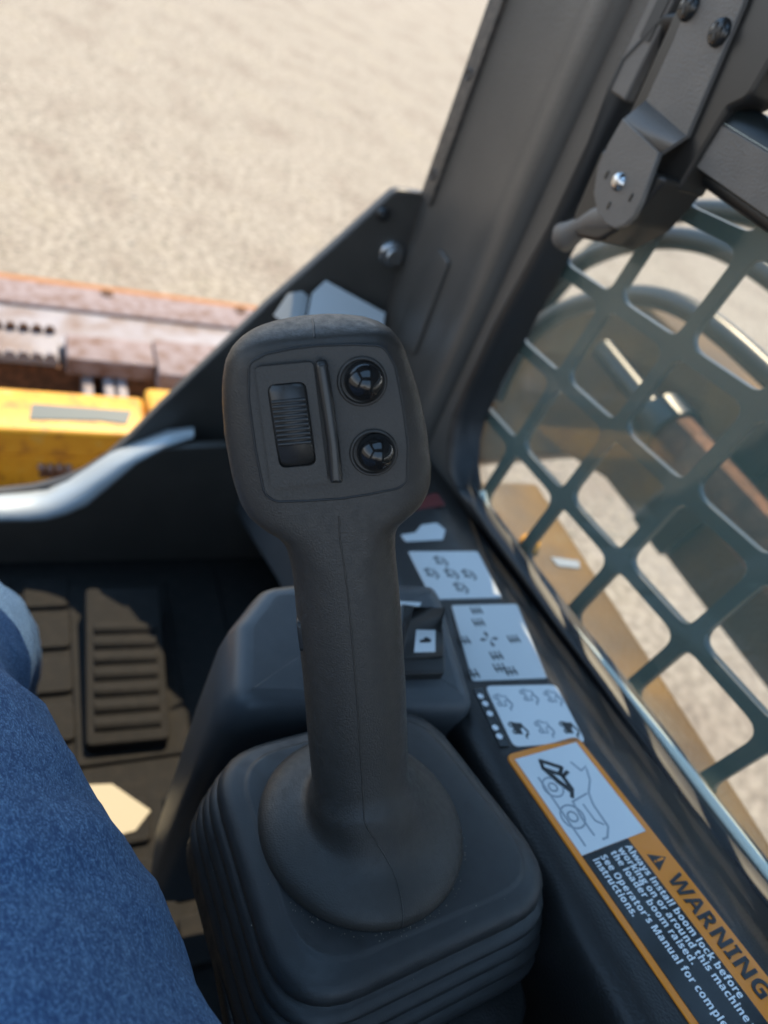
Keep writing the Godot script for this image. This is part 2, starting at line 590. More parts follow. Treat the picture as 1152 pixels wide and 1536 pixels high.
func build_cab() -> void:
	cab = thing("loader_cab", "black painted loader cab around the operator, open at the front", "cab", Vector3(-0.1, 0.45, 0))
	var s := shape_at(plane_y(0.43))
	s.prism(rect(LEFT, -0.6, 0.46, 0.80), 0.0, 0.02)
	obj("floor", s, M.floor_rubber, cab)
	# right side: a post before the window, folded at its front edge, then the wall round the window
	s = shape_at(plane_x(0.455))
	s.wall(Vector2(-0.62, 0.45), Vector2(0.62, 1.95), window_hole(), 0.0, 0.025)
	obj("side_wall", s, M.black_paint, cab)
	var post := []
	for y in [0.45, 1.95]:
		var ring := PackedVector3Array()
		for p in [Vector2(.470, -.812), Vector2(.424, -.812), Vector2(.4195, -.808), Vector2(.418, -.800), Vector2(.419, -.778), Vector2(.424, -.768), Vector2(.428, -.74), Vector2(.430, -.70), Vector2(.428, -.655), Vector2(.421, -.64), Vector2(.418, -.62), Vector2(.421, -.606), Vector2(.431, -.598), Vector2(.470, -.598)]:
			ring.append(Vector3(p.x, y, p.y))
		post.append(ring)
	s = Shape.new()
	s.loft(post, 1)
	obj("corner_post", s, M.black_paint, cab)
	s = shape_at(plane_x(0.4185))
	s.prism(Shape.rounded(rect(-0.8035, 1.03, -0.7745, 1.95), 0.003), -0.004, 0.0022, 0.001)
	var flange := obj("post_flange", s, M.brown_flange_paint, cab)
	for y in [1.165, 1.06, 1.33, 1.5]:
		s = shape_at(plane_x(0.418).translated_local(Vector3(-0.789, y, 0)))
		s.lathe([[0.0068, 0.0], [0.0068, 0.0022], [0.0055, 0.003], [0.0045, 0.0025], [0.004, -0.004]], 16)
		obj("bolt_hole", s, M.gasket_rubber, flange)
	s = shape_at(plane_x(LEFT - 0.015))
	s.wall(Vector2(-0.80, 0.45), Vector2(0.62, 1.95), Shape.rounded(rect(-0.55, 0.88, 0.45, 1.82), 0.08, 6), 0.0, 0.025)  # left opening, out of view, enlarged to let in more sky light
	obj("side_wall", s, M.black_paint, cab)
	s = shape_at(plane_z(0.60))
	s.wall(Vector2(LEFT, 0.45), Vector2(0.455, 1.95), Shape.rounded(rect(-0.55, 1.0, 0.36, 1.82), 0.08, 6), 0.0, 0.03)  # rear opening, out of view, widened for more sky light
	obj("rear_wall", s, M.black_paint, cab)
	s = shape_at(plane_y(1.95))
	s.wall(Vector2(LEFT - 0.04, -0.63), Vector2(0.48, 0.80), Shape.rounded(rect(-0.48, -0.30, 0.3, 0.30), 0.05, 6), 0.0, 0.03)  # unseen roof opening, added for sky light from above
	obj("roof", s, M.black_paint, cab)
	s = Shape.new()
	s.box(Vector3(LEFT, 1.64, -0.81), Vector3(0.455, 1.949, -0.76), 0.01)  # unseen header, set low so that it blocks the sun
	obj("roof_header", s, M.black_paint, cab)
	# front plate: cut low in the middle, rising in a slant to the post
	var edge := [Vector2(-0.0513, 0.5401), Vector2(-0.0280, 0.5430), Vector2(0.0118, 0.5512), Vector2(0.0441, 0.5643), Vector2(0.0723, 0.5823), Vector2(0.1000, 0.6097), Vector2(0.1264, 0.6472), Vector2(0.1587, 0.7007), Vector2(0.2206, 0.7957), Vector2(0.2658, 0.8653), Vector2(0.3283, 0.9526), Vector2(0.3795, 1.0269), Vector2(0.3865, 1.0314), Vector2(0.4224, 1.0338)]
	var plate := [Vector2(LEFT + 0.02, 1.03), Vector2(LEFT + 0.07, 1.03), Vector2(-0.33, 0.61), Vector2(-0.27, 0.555), Vector2(-0.2, 0.543)]
	plate.append_array(edge)
	plate.append_array([Vector2(0.44, 0.45), Vector2(LEFT + 0.02, 0.45)])
	s = shape_at(plane_z(-0.812))
	s.prism(plate, 0.0, 0.012, 0.003)
	obj("front_plate", s, M.black_paint, cab)
	# bright sill strip: a bent lip that stands out from the plate along its low edge
	var far := [Vector3(-0.0513, 0.5386, -0.7990), Vector3(-0.0280, 0.5415, -0.7990), Vector3(0.0078, 0.5472, -0.7990), Vector3(0.0280, 0.5526, -0.7990), Vector3(0.0522, 0.5679, -0.7990), Vector3(0.0760, 0.5917, -0.7990), Vector3(0.1034, 0.6202, -0.7990), Vector3(0.1352, 0.6429, -0.7990), Vector3(0.1713, 0.6658, -0.7990)]
	var near := [Vector3(-0.0497, 0.5383, -0.7550), Vector3(-0.0271, 0.5383, -0.7550), Vector3(0.0078, 0.5383, -0.7550), Vector3(0.0276, 0.5408, -0.7550), Vector3(0.0514, 0.5508, -0.7550), Vector3(0.0752, 0.5671, -0.7550), Vector3(0.1017, 0.6028, -0.7550), Vector3(0.1312, 0.6435, -0.7550), Vector3(0.1637, 0.6723, -0.7550)]
	far.push_front(far[0] + Vector3(-0.16, 0, 0))
	near.push_front(near[0] + Vector3(-0.16, 0, 0))
	var rings := []
	for i in far.size():
		var d := Vector3(0, -0.004, -0.002)
		rings.append(PackedVector3Array([far[i], far[i].lerp(near[i], 0.5) + Vector3(0, 0.0015, 0), near[i], near[i] + d, far[i] + d]))
	var tip: Vector3 = Vector3(0.2006, 0.6778, -0.7700)
	rings.append(PackedVector3Array([tip + Vector3(0, .010, -.010), tip + Vector3(0, .006, 0), tip, tip + Vector3(0, -.003, 0), tip + Vector3(0, -.003, -.006)]))
	s = Shape.new()
	s.loft(rings, 1)
	obj("sill_strip", s, M.steel_strip, cab)
	# inner front wall under the strip
	var low := []
	for p in near:
		low.append(Vector2(p.x, p.y - 0.006))
	low.append_array([Vector2(0.24, 0.675), Vector2(0.42, 0.675), Vector2(0.42, 0.45), Vector2(LEFT + 0.02, 0.45), Vector2(LEFT + 0.02, 0.545)])
	s = shape_at(plane_z(-0.770))
	s.prism(low, 0.0, 0.012, 0.003)
	obj("front_wall", s, M.black_paint, cab)
	# bolt and nut on the slanted plate, and the folded foot of the post beside them
	for b in [[Vector3(0.4032, 0.9575, -0.7970), 0.0125, M.bright_steel], [Vector3(0.3759, 1.0022, -0.7970), 0.006, M.dark_screw]]:
		s = shape_at(Transform3D(Basis(), b[0]))
		var hex := []
		for k in 6:
			hex.append(Vector2.from_angle(TAU * k / 6 + 0.3) * b[1])
		s.lathe([[b[1] * 1.35, -0.004], [b[1] * 1.35, 0.0015], [b[1] * 1.2, 0.003]], 20)
		s.prism(hex, 0.003, b[1] * 0.9, 0.002)
		obj("bolt", s, b[2], cab)
	s = shape_at(plane_x(0.4295))
	s.prism(Shape.rounded([Vector2(-0.7800, 0.9300), Vector2(-.735, 1.0), Vector2(-.705, 1.0), Vector2(-.70, .88), Vector2(-.775, .86)], 0.006), 0.0, 0.004, 0.002)
	obj("post_foot", s, M.black_paint, cab)

# ---------------------------------------------------------------- side window with its guard
func build_window() -> void:
	var w := thing("side_window", "right side window with rounded corner, dusty glass and black steel guard", "window", Vector3(0.45, 0.9, -0.1))
	var rim := window_hole()
	var pane := pane_edge()
	var n := rim.size()
	var rings := []
	for k in 6:
		var ring := PackedVector3Array()
		for i in n:
			var a := Vector3(0.430, rim[i].y, rim[i].x)
			var b := Vector3(0.449, pane[i].y, pane[i].x)
			var t: float = [-0.9, -0.75, -0.35, 0.35, 0.8, 1.0][k]
			var lift: float = [0.004, -0.006, -0.010, -0.008, -0.003, 0.0][k]
			var out := (a - b) * Vector3(0, 1, 1)
			ring.append((a.lerp(b, maxf(t, 0.0)) + (out.normalized() * -t * 0.018 if t < 0 else Vector3.ZERO)) + Vector3(lift, 0, 0))
		rings.append(ring)
	var s := Shape.new()
	s.loft(rings, 1, true, false)
	obj("gasket", s, M.gasket_rubber, w)
	# ground edge of the pane, proud of the rubber; its sun glint is painted pale
	var path := []
	for i in range(9, 21):
		var a: Vector2 = pane[i % n]
		var b: Vector2 = rim[i % n]
		var q := a + (a - b).normalized() * 0.003
		path.append(Vector3(0.4455, q.y + 0.004, q.x))
	s = Shape.new()
	s.tube(path, 0.0042, 8)
	obj("pane_edge", s, M.pale_edge, w)
	s = shape_at(plane_x(0.4555))
	s.prism(rim, 0.0, 0.004)
	obj("pane", s, M.window_glass, w)
	s = shape_at(plane_x(0.4500))
	s.prism(rim, 0.0, 0.0004)
	obj("dust_film", s, M.pane_dust, w)
	# steel guard: a plate with square openings, level with the sloping sill
	s = shape_at(plane_x(0.478))
	var rims := shape_at(plane_x(0.478))
	var bar := 0.0064
	for i in range(-2, 10):
		for j in range(-2, 6):
			var c := []
			for d in [[0, 0], [1, 0], [1, 1], [0, 1]]:
				c.append(Vector2(-0.418 + 0.094 * (i + d[0]) + 0.008 * (j + d[1]), 0.909 + 0.0132 * (i + d[0]) + 0.0915 * (j + d[1])))
			var hole: Array = Shape.rounded(Array(Shape.inset(PackedVector2Array(c), bar)), 0.014, 6)
			var mid: Vector2 = (c[0] + c[2]) / 2
			var outer := []
			for k in hole.size():
				var side := k / 7
				var p: Vector2 = hole[k]
				# each opening's rim is joined to its own square cell
				var a: Vector2 = c[side]
				var prev: Vector2 = c[(side + 3) % 4]
				var next: Vector2 = c[(side + 1) % 4]
				var step := k % 7
				outer.append(a.lerp(prev, 0.5 - step / 6.0) if step < 3 else (a if step == 3 else a.lerp(next, step / 6.0 - 0.5)))
			s.ring_plate(outer, hole, 0.0, 0.007, false, 0.001, rims)
	var guard := obj("guard_plate", s.mesh(false), M.guard_paint, w)
	obj("opening_rims", rims.mesh(false), M.guard_paint, guard)
	# rail across the window
	s = Shape.new()
	var rail := []
	for z in [-0.447, 0.385]:
		var ring := PackedVector3Array()
		for p in [Vector2(.446, 1.212), Vector2(.424, 1.212), Vector2(.421, 1.215), Vector2(.421, 1.243), Vector2(.424, 1.252), Vector2(.431, 1.257), Vector2(.440, 1.257), Vector2(.446, 1.252)]:
			ring.append(Vector3(p.x, p.y, z))
		rail.append(ring)
	s.loft(rail, 1)
	var r := obj("cross_rail", s, M.guard_paint, w)
	s = shape_at(plane_x(0.4212))
	s.prism(rect(-0.445, 1.2135, 0.385, 1.2425), 0.0, 0.0012, 0.0008)
	obj("rail_face", s, M.latch_paint, r)
	s = Shape.new()
	s.tube([Vector3(.437, 1.2085, -.447), Vector3(.437, 1.2085, .385)], 0.006, 8)
	obj("rail_seal", s, M.gasket_rubber, w)
	s = Shape.new()
	s.tube([Vector3(.4225, 1.2435, -.447), Vector3(.4225, 1.2435, .385)], 0.0014, 6)
	obj("rail_bead", s, M.pale_edge, r)

# ---------------------------------------------------------------- console under the window
func build_console() -> void:
	var c := thing("side_console", "black sloping console ledge below the side window carrying the stickers", "console", Vector3(0.33, 0.45, -0.2))
	var s := Shape.new()
	var rings := []
	for z in [-0.79, -0.6, -0.4, -0.2, 0.0, 0.25]:
		var ring := PackedVector3Array()
		for p in [Vector2(.272, -.12), Vector2(.2715, -.02), Vector2(.2735, -.010), Vector2(.2785, -.003), Vector2(.285, -.0005), Vector2(.292, 0.0), Vector2(.366, 0.0), Vector2(.373, -.0008), Vector2(.380, -.003), Vector2(.428, -.0165), Vector2(.428, -.12)]:
			ring.append(console(p.x, z) + Vector3(0, p.y, 0))
		rings.append(ring)
	s.loft(rings, 1)
	obj("ledge", s, M.console_paint, c)
	s = shape_at(plane_x(0.292))
	s.prism([Vector2(-0.79, 0.72), Vector2(-0.79, 0.54), Vector2(-0.56, 0.632), Vector2(-0.45, 0.665), Vector2(-0.38, 0.46), Vector2(0.2, 0.46), Vector2(0.2, 0.86)], 0.0, 0.014, 0.003)
	obj("side_skirt", s, M.pod_plastic, c)
	# base plate under the joystick boot and the grey floor behind it
	s = shape_at(plane_c(console(0.17, -0.13, -0.072)))
	s.prism(Shape.rounded(rect(-0.08, -0.075, 0.085, 0.095), 0.03), 0.0, 0.012, 0.003)
	obj("mounting_plate", s, M.console_paint, c)

# ---------------------------------------------------------------- bucket and coupler
func build_bucket() -> void:
	var b := thing("loader_bucket", "wide worn steel loader bucket lowered on the gravel ahead of the cab", "bucket", Vector3(0.0, 0.0, -1.8))
	var x0 := -1.0
	var x1 := 1.0
	var prof := [Vector2(-2.298, 0.012), Vector2(-2.18, 0.030), Vector2(-1.75, 0.045), Vector2(-1.55, 0.06), Vector2(-1.44, 0.14), Vector2(-1.41, 0.28), Vector2(-1.42, 0.385), Vector2(-1.40, 0.385), Vector2(-1.385, 0.27), Vector2(-1.42, 0.12), Vector2(-1.53, 0.03), Vector2(-1.75, 0.012), Vector2(-2.298, 0.006)]
	var s := Shape.new()
	var rings := []
	for x in [x0, x1]:
		var ring := PackedVector3Array()
		for p in prof:
			ring.append(Vector3(x, p.y, p.x))
		rings.append(ring)
	s.loft(rings, -3, true, false)
	obj("shell", s, M.worn_steel, b)
	s = Shape.new()
	s.box(Vector3(x0, 0.002, -2.325), Vector3(x1, 0.030, -2.278), 0.004)
	obj("cutting_edge", s, M.rust, b)
	s = Shape.new()
	s.box(Vector3(x0, 0.030, -2.275), Vector3(x1, 0.042, -2.14), 0.003)
	obj("wear_strip", s, M.dusty_steel, b)
	for x in [-0.55, -0.20, 0.235, 0.665, 0.9]:
		s = shape_at(plane_y(0.042).translated_local(Vector3(x, 2.255, 0)))
		s.lathe([[0.02, -0.001], [0.02, 0.004], [0.014, 0.007], [0.008, 0.004]], 14)
		obj("edge_bolt", s, M.dark_rust, b)
	for x in [x0, x1 - 0.014]:
		s = shape_at(plane_x(x + 0.014))
		s.prism([Vector2(-2.27, 0.012), Vector2(-1.50, 0.02), Vector2(-1.42, 0.14), Vector2(-1.40, 0.40), Vector2(-1.75, 0.33)], 0.0, 0.014, 0.002)
		obj("side_plate", s, M.worn_steel, b)
	# ledge at the top of the back, a toothed step in its middle
	s = Shape.new()
	s.box(Vector3(0.075, 0.365, -1.425), Vector3(0.245, 0.405, -1.335), 0.006)
	obj("back_ledge", s, M.dusty_steel, b)
	s = Shape.new()
	s.box(Vector3(0.247, 0.365, -1.43), Vector3(0.98, 0.41, -1.30), 0.006)
	obj("back_ledge", s, M.dusty_steel, b)
	var step := Shape.new()
	step.box(Vector3(-0.28, 0.375, -1.445), Vector3(0.062, 0.390, -1.345), 0.003)
	var tread := obj("tread_step", step, M.worn_steel, b)
	for row in [[-1.445, 0.014], [-1.35, 0.012]]:
		for k in 14:
			s = shape_at(plane_z(row[0]).translated_local(Vector3(-0.265 + 0.024 * k, 0.39, 0)))
			s.prism([Vector2(-0.011, 0.0), Vector2(0.011, 0.0), Vector2(0.006, row[1]), Vector2(-0.006, row[1])], -0.004, 0.004, 0.001)
			obj("tooth", s, M.dark_rust if row[0] < -1.4 else M.worn_steel, tread)
	s = shape_at(plane_z(-1.36))
	s.prism([Vector2(-1.0, 0.05), Vector2(1.0, 0.05), Vector2(1.0, 0.362), Vector2(-1.0, 0.362)], -0.02, 0.0)
	obj("back_plate", s, M.dark_rust, b)
	for x in [0.105, 0.145, 0.17]:
		s = Shape.new()
		s.box(Vector3(x, 0.20, -1.36), Vector3(x + 0.02, 0.364, -1.26), 0.004)
		obj("gusset", s, M.worn_steel, b)

	var c := thing("bucket_coupler", "yellow coupler frame with grey panel behind the bucket", "coupler", Vector3(0.0, 0.2, -1.15))
	s = Shape.new()
	s.box(Vector3(-0.62, 0.36, -1.205), Vector3(0.205, 0.42, -1.085), 0.012)
	obj("cross_beam", s, M.yellow_paint, c)
	s = shape_at(plane_z(-1.087))
	s.prism(Shape.rounded(rect(-0.62, 0.285, 0.19, 0.37), 0.01), -0.012, 0.0, 0.003)
	obj("front_apron", s, M.yellow_paint, c)
	s = shape_at(plane_y(0.4202))
	s.prism([Vector2(0.0127, 1.1583), Vector2(0.1792, 1.1547), Vector2(0.1678, 1.1162), Vector2(0.1227, 1.1216), Vector2(0.0084, 1.1146)], 0.0, 0.002)
	obj("gray_panel", s, M.gray_print, c)
	s = shape_at(plane_z(-1.0865))
	s.prism(Shape.rounded(rect(0.025, 0.315, 0.078, 0.333), 0.004), 0.0, 0.004, 0.001)
	obj("slot_plate", s, M.dark_rust, c)
	for k in 4:
		s = shape_at(plane_z(-1.0865).translated_local(Vector3(0.028 + 0.015 * k, 0.340, 0)))
		s.lathe([[0.006, 0.0], [0.006, 0.006], [0.004, 0.009]], 10)
		obj("stud", s, M.dusty_steel, c)
	s = Shape.new()
	s.box(Vector3(0.21, 0.33, -1.23), Vector3(0.29, 0.425, -1.10), 0.012)
	obj("lock_block", s, M.yellow_paint, c)

	var h := thing("machine_nose", "dusty pink-grey steel nose plate of the loader just below the sill strip", "plate", Vector3(0.0, 0.2, -0.98))
	s = Shape.new()
	s.box(Vector3(-0.62, 0.255, -1.10), Vector3(0.30, 0.275, -0.83), 0.006)
	obj("top_plate", s, M.dusty_steel, h)
	for q in [[-0.06, -1.035], [-0.3, -1.035]]:
		s = shape_at(plane_y(0.275).translated_local(Vector3(q[0], -q[1], 0)))
		s.lathe([[0.035, -0.001], [0.035, 0.008], [0.028, 0.012], [0.022, 0.010], [0.02, 0.002]], 18)
		obj("pivot_boss", s, M.dark_rust, h)

# ---------------------------------------------------------------- loader boom and chassis seen through the window
func build_arm() -> void:
	var c := thing("chassis_ledge", "dusty yellow chassis side ledge, shade painted into its colour, running along under the side window", "ledge", Vector3(0.56, 0.4, 0))
	var s := Shape.new()
	s.box(Vector3(0.482, 0.30, -0.62), Vector3(0.641, 0.75, 1.0), 0.012)
	obj("side_beam", s, M.dusty_shaded_yellow, c)
	s = Shape.new()
	s.box(Vector3(0.482, 0.30, -0.86), Vector3(0.60, 0.66, -0.625), 0.012)
	obj("front_step", s, M.dusty_shaded_yellow, c)
	s = shape_at(plane_y(0.751).translated_local(Vector3(0.56, 0.50, 0)))
	s.lathe([[0.013, -0.001], [0.013, 0.007], [0.010, 0.011], [0.004, 0.012]], 14)
	obj("bolt", s, M.yellow_paint, c)
	s = shape_at(plane_y(0.7505))
	s.prism([Vector2(0.5833, 0.4800), Vector2(0.6225, 0.4721), Vector2(0.6163, 0.4602), Vector2(0.5854, 0.4657)], 0.0, 0.001)
	obj("pale_tag", s, M.print_gray, c)

	var a := thing("loader_boom", "yellow loader boom with painted brown shade beyond the side window guard", "boom", Vector3(0.88, 0.7, 0))
	s = shape_at(plane_x(0.93))
	s.prism(Shape.rounded([Vector2(1.2, 0.72), Vector2(-0.70, 0.69), Vector2(-0.80, 0.655), Vector2(-0.90, 0.56), Vector2(-1.25, 0.22), Vector2(-1.36, 0.25), Vector2(-1.02, 0.80), Vector2(-0.82, 0.94), Vector2(1.2, 0.98)], 0.03), 0.0, 0.08, 0.008)
	var beam := obj("beam", s, M.shaded_boom_brown, a)
	s = shape_at(plane_x(0.8495))
	s.prism(Shape.rounded(rect(-0.66, 0.80, 0.9, 0.87), 0.01), 0.0, 0.012, 0.004)
	obj("stiffener", s, M.dark_rust, beam)
	s = shape_at(plane_x(0.8495))
	s.prism(Shape.rounded([Vector2(-.60, .70), Vector2(-.52, .70), Vector2(-.47, .96), Vector2(-.55, .96)], 0.008), 0.0, 0.018, 0.004)
	obj("clamp_strap", s, M.guard_paint, beam)
	# hydraulic ram and hoses along the arm
	var ram := thing("hydraulic_ram", "dark hydraulic ram lying along the loader boom", "hydraulic ram", Vector3(0.78, 0.85, -0.3))
	s = Shape.new()
	s.tube([Vector3(.80, .86, -.62), Vector3(.80, .83, .9)], 0.035, 18)
	obj("barrel", s, M.dark_rust, ram)
	s = Shape.new()
	s.tube([Vector3(.80, .86, -.62), Vector3(.80, .865, -.80)], 0.018, 14)
	obj("rod", s, M.guard_paint, ram)
	s = Shape.new()
	s.tube([Vector3(.80, .8605, -.64), Vector3(.80, .8598, -.60)], 0.041, 18)
	obj("gland", s, M.guard_paint, ram)
	var hoses := [
		[Vector3(.74, .70, -.92), Vector3(.76, .86, -.95), Vector3(.79, .99, -.88), Vector3(.81, 1.07, -.74), Vector3(.82, 1.08, -.55), Vector3(.82, 1.05, -.32), Vector3(.82, 1.01, .1)],
		[Vector3(.78, .66, -.96), Vector3(.82, .86, -.99), Vector3(.85, 1.02, -.92), Vector3(.87, 1.11, -.76), Vector3(.88, 1.12, -.55), Vector3(.88, 1.08, -.30), Vector3(.88, 1.03, .1)],
		[Vector3(.70, .72, -.86), Vector3(.72, .83, -.88), Vector3(.75, .93, -.82), Vector3(.77, 1.0, -.70), Vector3(.78, 1.01, -.52), Vector3(.78, .99, -.30), Vector3(.78, .97, .1)]]
	var how := ["outermost and highest black hydraulic hose arching over the loader boom", "innermost and lowest black hydraulic hose arching over the loader boom"]
	var names := ["middle black hydraulic hose arching over the loader boom", how[0], how[1]]
	for k in 3:
		var curve := Curve3D.new()
		var pts: Array = hoses[k]
		for i in pts.size():
			var t: Vector3 = (pts[mini(i + 1, pts.size() - 1)] - pts[maxi(i - 1, 0)]) / 6.0
			curve.add_point(pts[i], -t, t)
		curve.bake_interval = 0.02
		s = Shape.new()
		s.tube(Array(curve.get_baked_points()), 0.015, 14)
		tag(obj("hydraulic_hose", s, M.hose_rubber), names[k], "hose", "hydraulic hoses over the loader boom")

# ---------------------------------------------------------------- joystick
var stick := Transform3D(Basis(Vector3(0.9220, 0.3357, 0.1929), Vector3(-0.2199, 0.8641, -0.4527), Vector3(-0.3187, 0.3749, 0.8706)), Vector3(0.1585, 0.9493, -0.1473))

func super_ring(l: float, r: float, front: float, back: float, y: float, e: float, n := 96) -> PackedVector3Array:
	var ring := PackedVector3Array()
	for k in n:
		var a := TAU * k / n
		# points gather at the middle of the front, where the mould seam runs
		a = a + 0.012 * 0.0
		var c := cos(a)
		var s := sin(a)
		var px := signf(c) * pow(absf(c), 2.0 / e)
		var pz := signf(s) * pow(absf(s), 2.0 / e)
		ring.append(Vector3((l + r) / 2 + (r - l) / 2 * px, y, (front + back) / 2 + (front - back) / 2 * pz))
	return ring

func lerp_table(t: Array, y: float) -> float:
	if y <= t[0].x:
		return t[0].y
	for i in t.size() - 1:
		if y <= t[i + 1].x:
			return lerpf(t[i].y, t[i + 1].y, (y - t[i].x) / maxf(1e-6, t[i + 1].x - t[i].x))
	return t[-1].y

func build_joystick() -> void:
	var j := thing("joystick", "black rubber control joystick with roller switch and two domed buttons", "joystick", console(0.168, -0.14, 0.0))
	# outline of grip and head as half-widths along the stick, then front and back
	var left := [Vector2(0, -.0243), Vector2(.041, -.0233), Vector2(.072, -.0222), Vector2(.103, -.0216), Vector2(.126, -.0210), Vector2(.137, -.0214), Vector2(.1455, -.0224), Vector2(.1499, -.0243), Vector2(.1527, -.0268), Vector2(.1554, -.0304), Vector2(.159, -.0342), Vector2(.163, -.0370), Vector2(.168, -.0391), Vector2(.175, -.0404), Vector2(.1818, -.0411), Vector2(.1984, -.0416), Vector2(.2145, -.0403), Vector2(.2221, -.0388), Vector2(.2285, -.0366), Vector2(.233, -.0336), Vector2(.2365, -.0290), Vector2(.2390, -.0235), Vector2(.2407, -.0165), Vector2(.2416, -.008)]
	var right := [Vector2(0, .0249), Vector2(.034, .0264), Vector2(.0655, .0272), Vector2(.0953, .0275), Vector2(.120, .0273), Vector2(.137, .0267), Vector2(.146, .0271), Vector2(.1494, .0280), Vector2(.1522, .0297), Vector2(.1541, .0325), Vector2(.157, .0363), Vector2(.160, .0396), Vector2(.164, .0421), Vector2(.1691, .0438), Vector2(.1765, .0444), Vector2(.1925, .0434), Vector2(.2091, .0406), Vector2(.2243, .0366), Vector2(.2300, .0345), Vector2(.2345, .0312), Vector2(.2375, .0265), Vector2(.2395, .0212), Vector2(.2408, .0150), Vector2(.2416, .007)]
	var front := [Vector2(0, .026), Vector2(.03, .0235), Vector2(.08, .0225), Vector2(.13, .0215), Vector2(.150, .0210), Vector2(.2335, .0205), Vector2(.2358, .0190), Vector2(.2385, .0135), Vector2(.2402, .0065), Vector2(.2416, -.003)]
	var back := [Vector2(0, -.026), Vector2(.08, -.025), Vector2(.14, -.026), Vector2(.16, -.028), Vector2(.22, -.026), Vector2(.234, -.022), Vector2(.2390, -.017), Vector2(.2416, -.010)]
	var heights := []
	for k in 22:
		heights.append(0.012 + 0.126 * k / 21.0)
	for k in 14:
		heights.append(0.141 + 0.031 * k / 13.0)
	for k in 12:
		heights.append(0.176 + 0.050 * k / 11.0)
	heights.append_array([0.2285, 0.2305, 0.2325, 0.2342, 0.2358, 0.2372, 0.2385, 0.2395, 0.2404, 0.2411, 0.2416])
	var rings := []
	# the flared skirt: rings that turn from the boot's slope to the stick's axis
	var pad := plane_c(console(0.1665, -0.139, 0.0145))
	var base := Basis(Vector3(1, 0, 0), pad.basis.z, pad.basis.z.cross(Vector3(1, 0, 0)) * -1.0)
	var skirt := [[.0535, -.006, 0.0], [.0550, -.0008, 0.0], [.0564, .0010, 0.0], [.0569, .0032, 0.0], [.0566, .0056, 0.0], [.0552, .0084, 0.0], [.0522, .0116, 0.01], [.0478, .0146, .04], [.0428, .0170, .1], [.0378, .0190, .22], [.0335, .0210, .42], [.0304, .0236, .65], [.0284, .0274, .85], [.0272, .0330, .97]]
	var n := 96
	var join := super_ring(lerp_table(left, 0.0), lerp_table(right, 0.0), .026, -.026, 0.0, 2.4, n)
	for r in skirt:
		var ring := PackedVector3Array()
		for k in n:
			var a := TAU * k / n
			var flat: Vector3 = pad.origin + base.x * r[0] * cos(a) + pad.basis.z * r[1] + (base.x.cross(pad.basis.z)) * r[0] * sin(a)
			var q: Vector3 = join[k]
			var up: Vector3 = stick * Vector3(q.x * r[0] / .0262, (r[1] - .0330) * 0.5 + 0.008, q.z * r[0] / .0262)
			ring.append(flat.lerp(up, smoothstep(0.0, 1.0, r[2])))
		rings.append(ring)
	for y in heights:
		var e: float = lerpf(2.35, 4.2, smoothstep(0.128, 0.165, y))
		e = lerpf(e, 3.0, smoothstep(0.228, 0.2416, y))
		var f := lerp_table(front, y)
		var ring := super_ring(lerp_table(left, y), lerp_table(right, y), f, lerp_table(back, y), y, e, n)
		var world := PackedVector3Array()
		for p in ring:
			world.append(stick * p)
		rings.append(world)
	var s := Shape.new()
	s.loft(rings, 1)
	obj("grip", s, M.grip_rubber, j)
	# mould seam: a thin raised line down the middle of the front, over the skirt and up over the top
	var seam := []
	for i in range(2, rings.size() - 1):
		var ring: PackedVector3Array = rings[i]
		if true:
			seam.append(ring[n / 4])
	var low := []
	var high := []
	for i in range(2, rings.size() - 1):
		var y: float = (stick.affine_inverse() * rings[i][n / 4]).y
		if y < 0.163 or i < 14:
			low.append(rings[i][n / 4])
		elif y > 0.2355:
			high.append(rings[i][n / 4])
	for part in [low, high]:
		s = Shape.new()
		s.tube(part, 0.0004, 6)
		obj("mould_seam", s, M.grip_rubber if part == low else M.gasket_rubber, j)

	# face panel set into the head
	var zf := 0.0205
	var panel: Array = Shape.rounded([Vector2(-0.0263, 0.2285), Vector2(-0.0194, 0.2313), Vector2(-0.0092, 0.2326), Vector2(0.0010, 0.2329), Vector2(0.0144, 0.2322), Vector2(0.0261, 0.2307), Vector2(0.0299, 0.2228), Vector2(0.0321, 0.2060), Vector2(0.0331, 0.1895), Vector2(0.0317, 0.1744), Vector2(0.0278, 0.1721), Vector2(0.0148, 0.1707), Vector2(0.0038, 0.1701), Vector2(-0.0107, 0.1706), Vector2(-0.0227, 0.1715), Vector2(-0.0270, 0.1753), Vector2(-0.0282, 0.1954), Vector2(-0.0281, 0.2149)], [.004, .004, .02, .02, .02, .006, .006, .02, .02, .006, .006, .02, .02, .02, .006, .006, .02, .02], 3)
	s = shape_at(stick * Transform3D(Basis(), Vector3(0, 0, zf)))
	s.prism(panel, -0.004, 0.0006, 0.0006)
	var face := obj("face_panel", s, M.face_plastic, j)
	s = shape_at(stick * Transform3D(Basis(), Vector3(0, 0, zf)))
	var line := []
	for p in panel:
		line.append(Vector3(p.x, p.y, 0.0003))
	line.append(line[0])
	s.tube(line, 0.00055, 6)
	obj("panel_gap", s, M.gasket_rubber, face)
	# roller switch in its frame
	var outer: Array = Shape.rounded([Vector2(-0.0236, 0.1785), Vector2(-0.0007, 0.1786), Vector2(-0.0018, 0.2274), Vector2(-0.0239, 0.2271)], 0.0022, 4)
	var hole: Array = Shape.rounded([Vector2(-0.0194, 0.1863), Vector2(-0.0044, 0.1863), Vector2(-0.0053, 0.2202), Vector2(-0.0204, 0.2201)], 0.0034, 4)
	s = shape_at(stick * Transform3D(Basis(), Vector3(0, 0, zf)))
	s.ring_plate(outer, hole, -0.001, 0.0034)
	var frame := obj("switch_frame", s, M.face_plastic, j)
	s = shape_at(stick * Transform3D(Basis(), Vector3(0, 0, zf)))
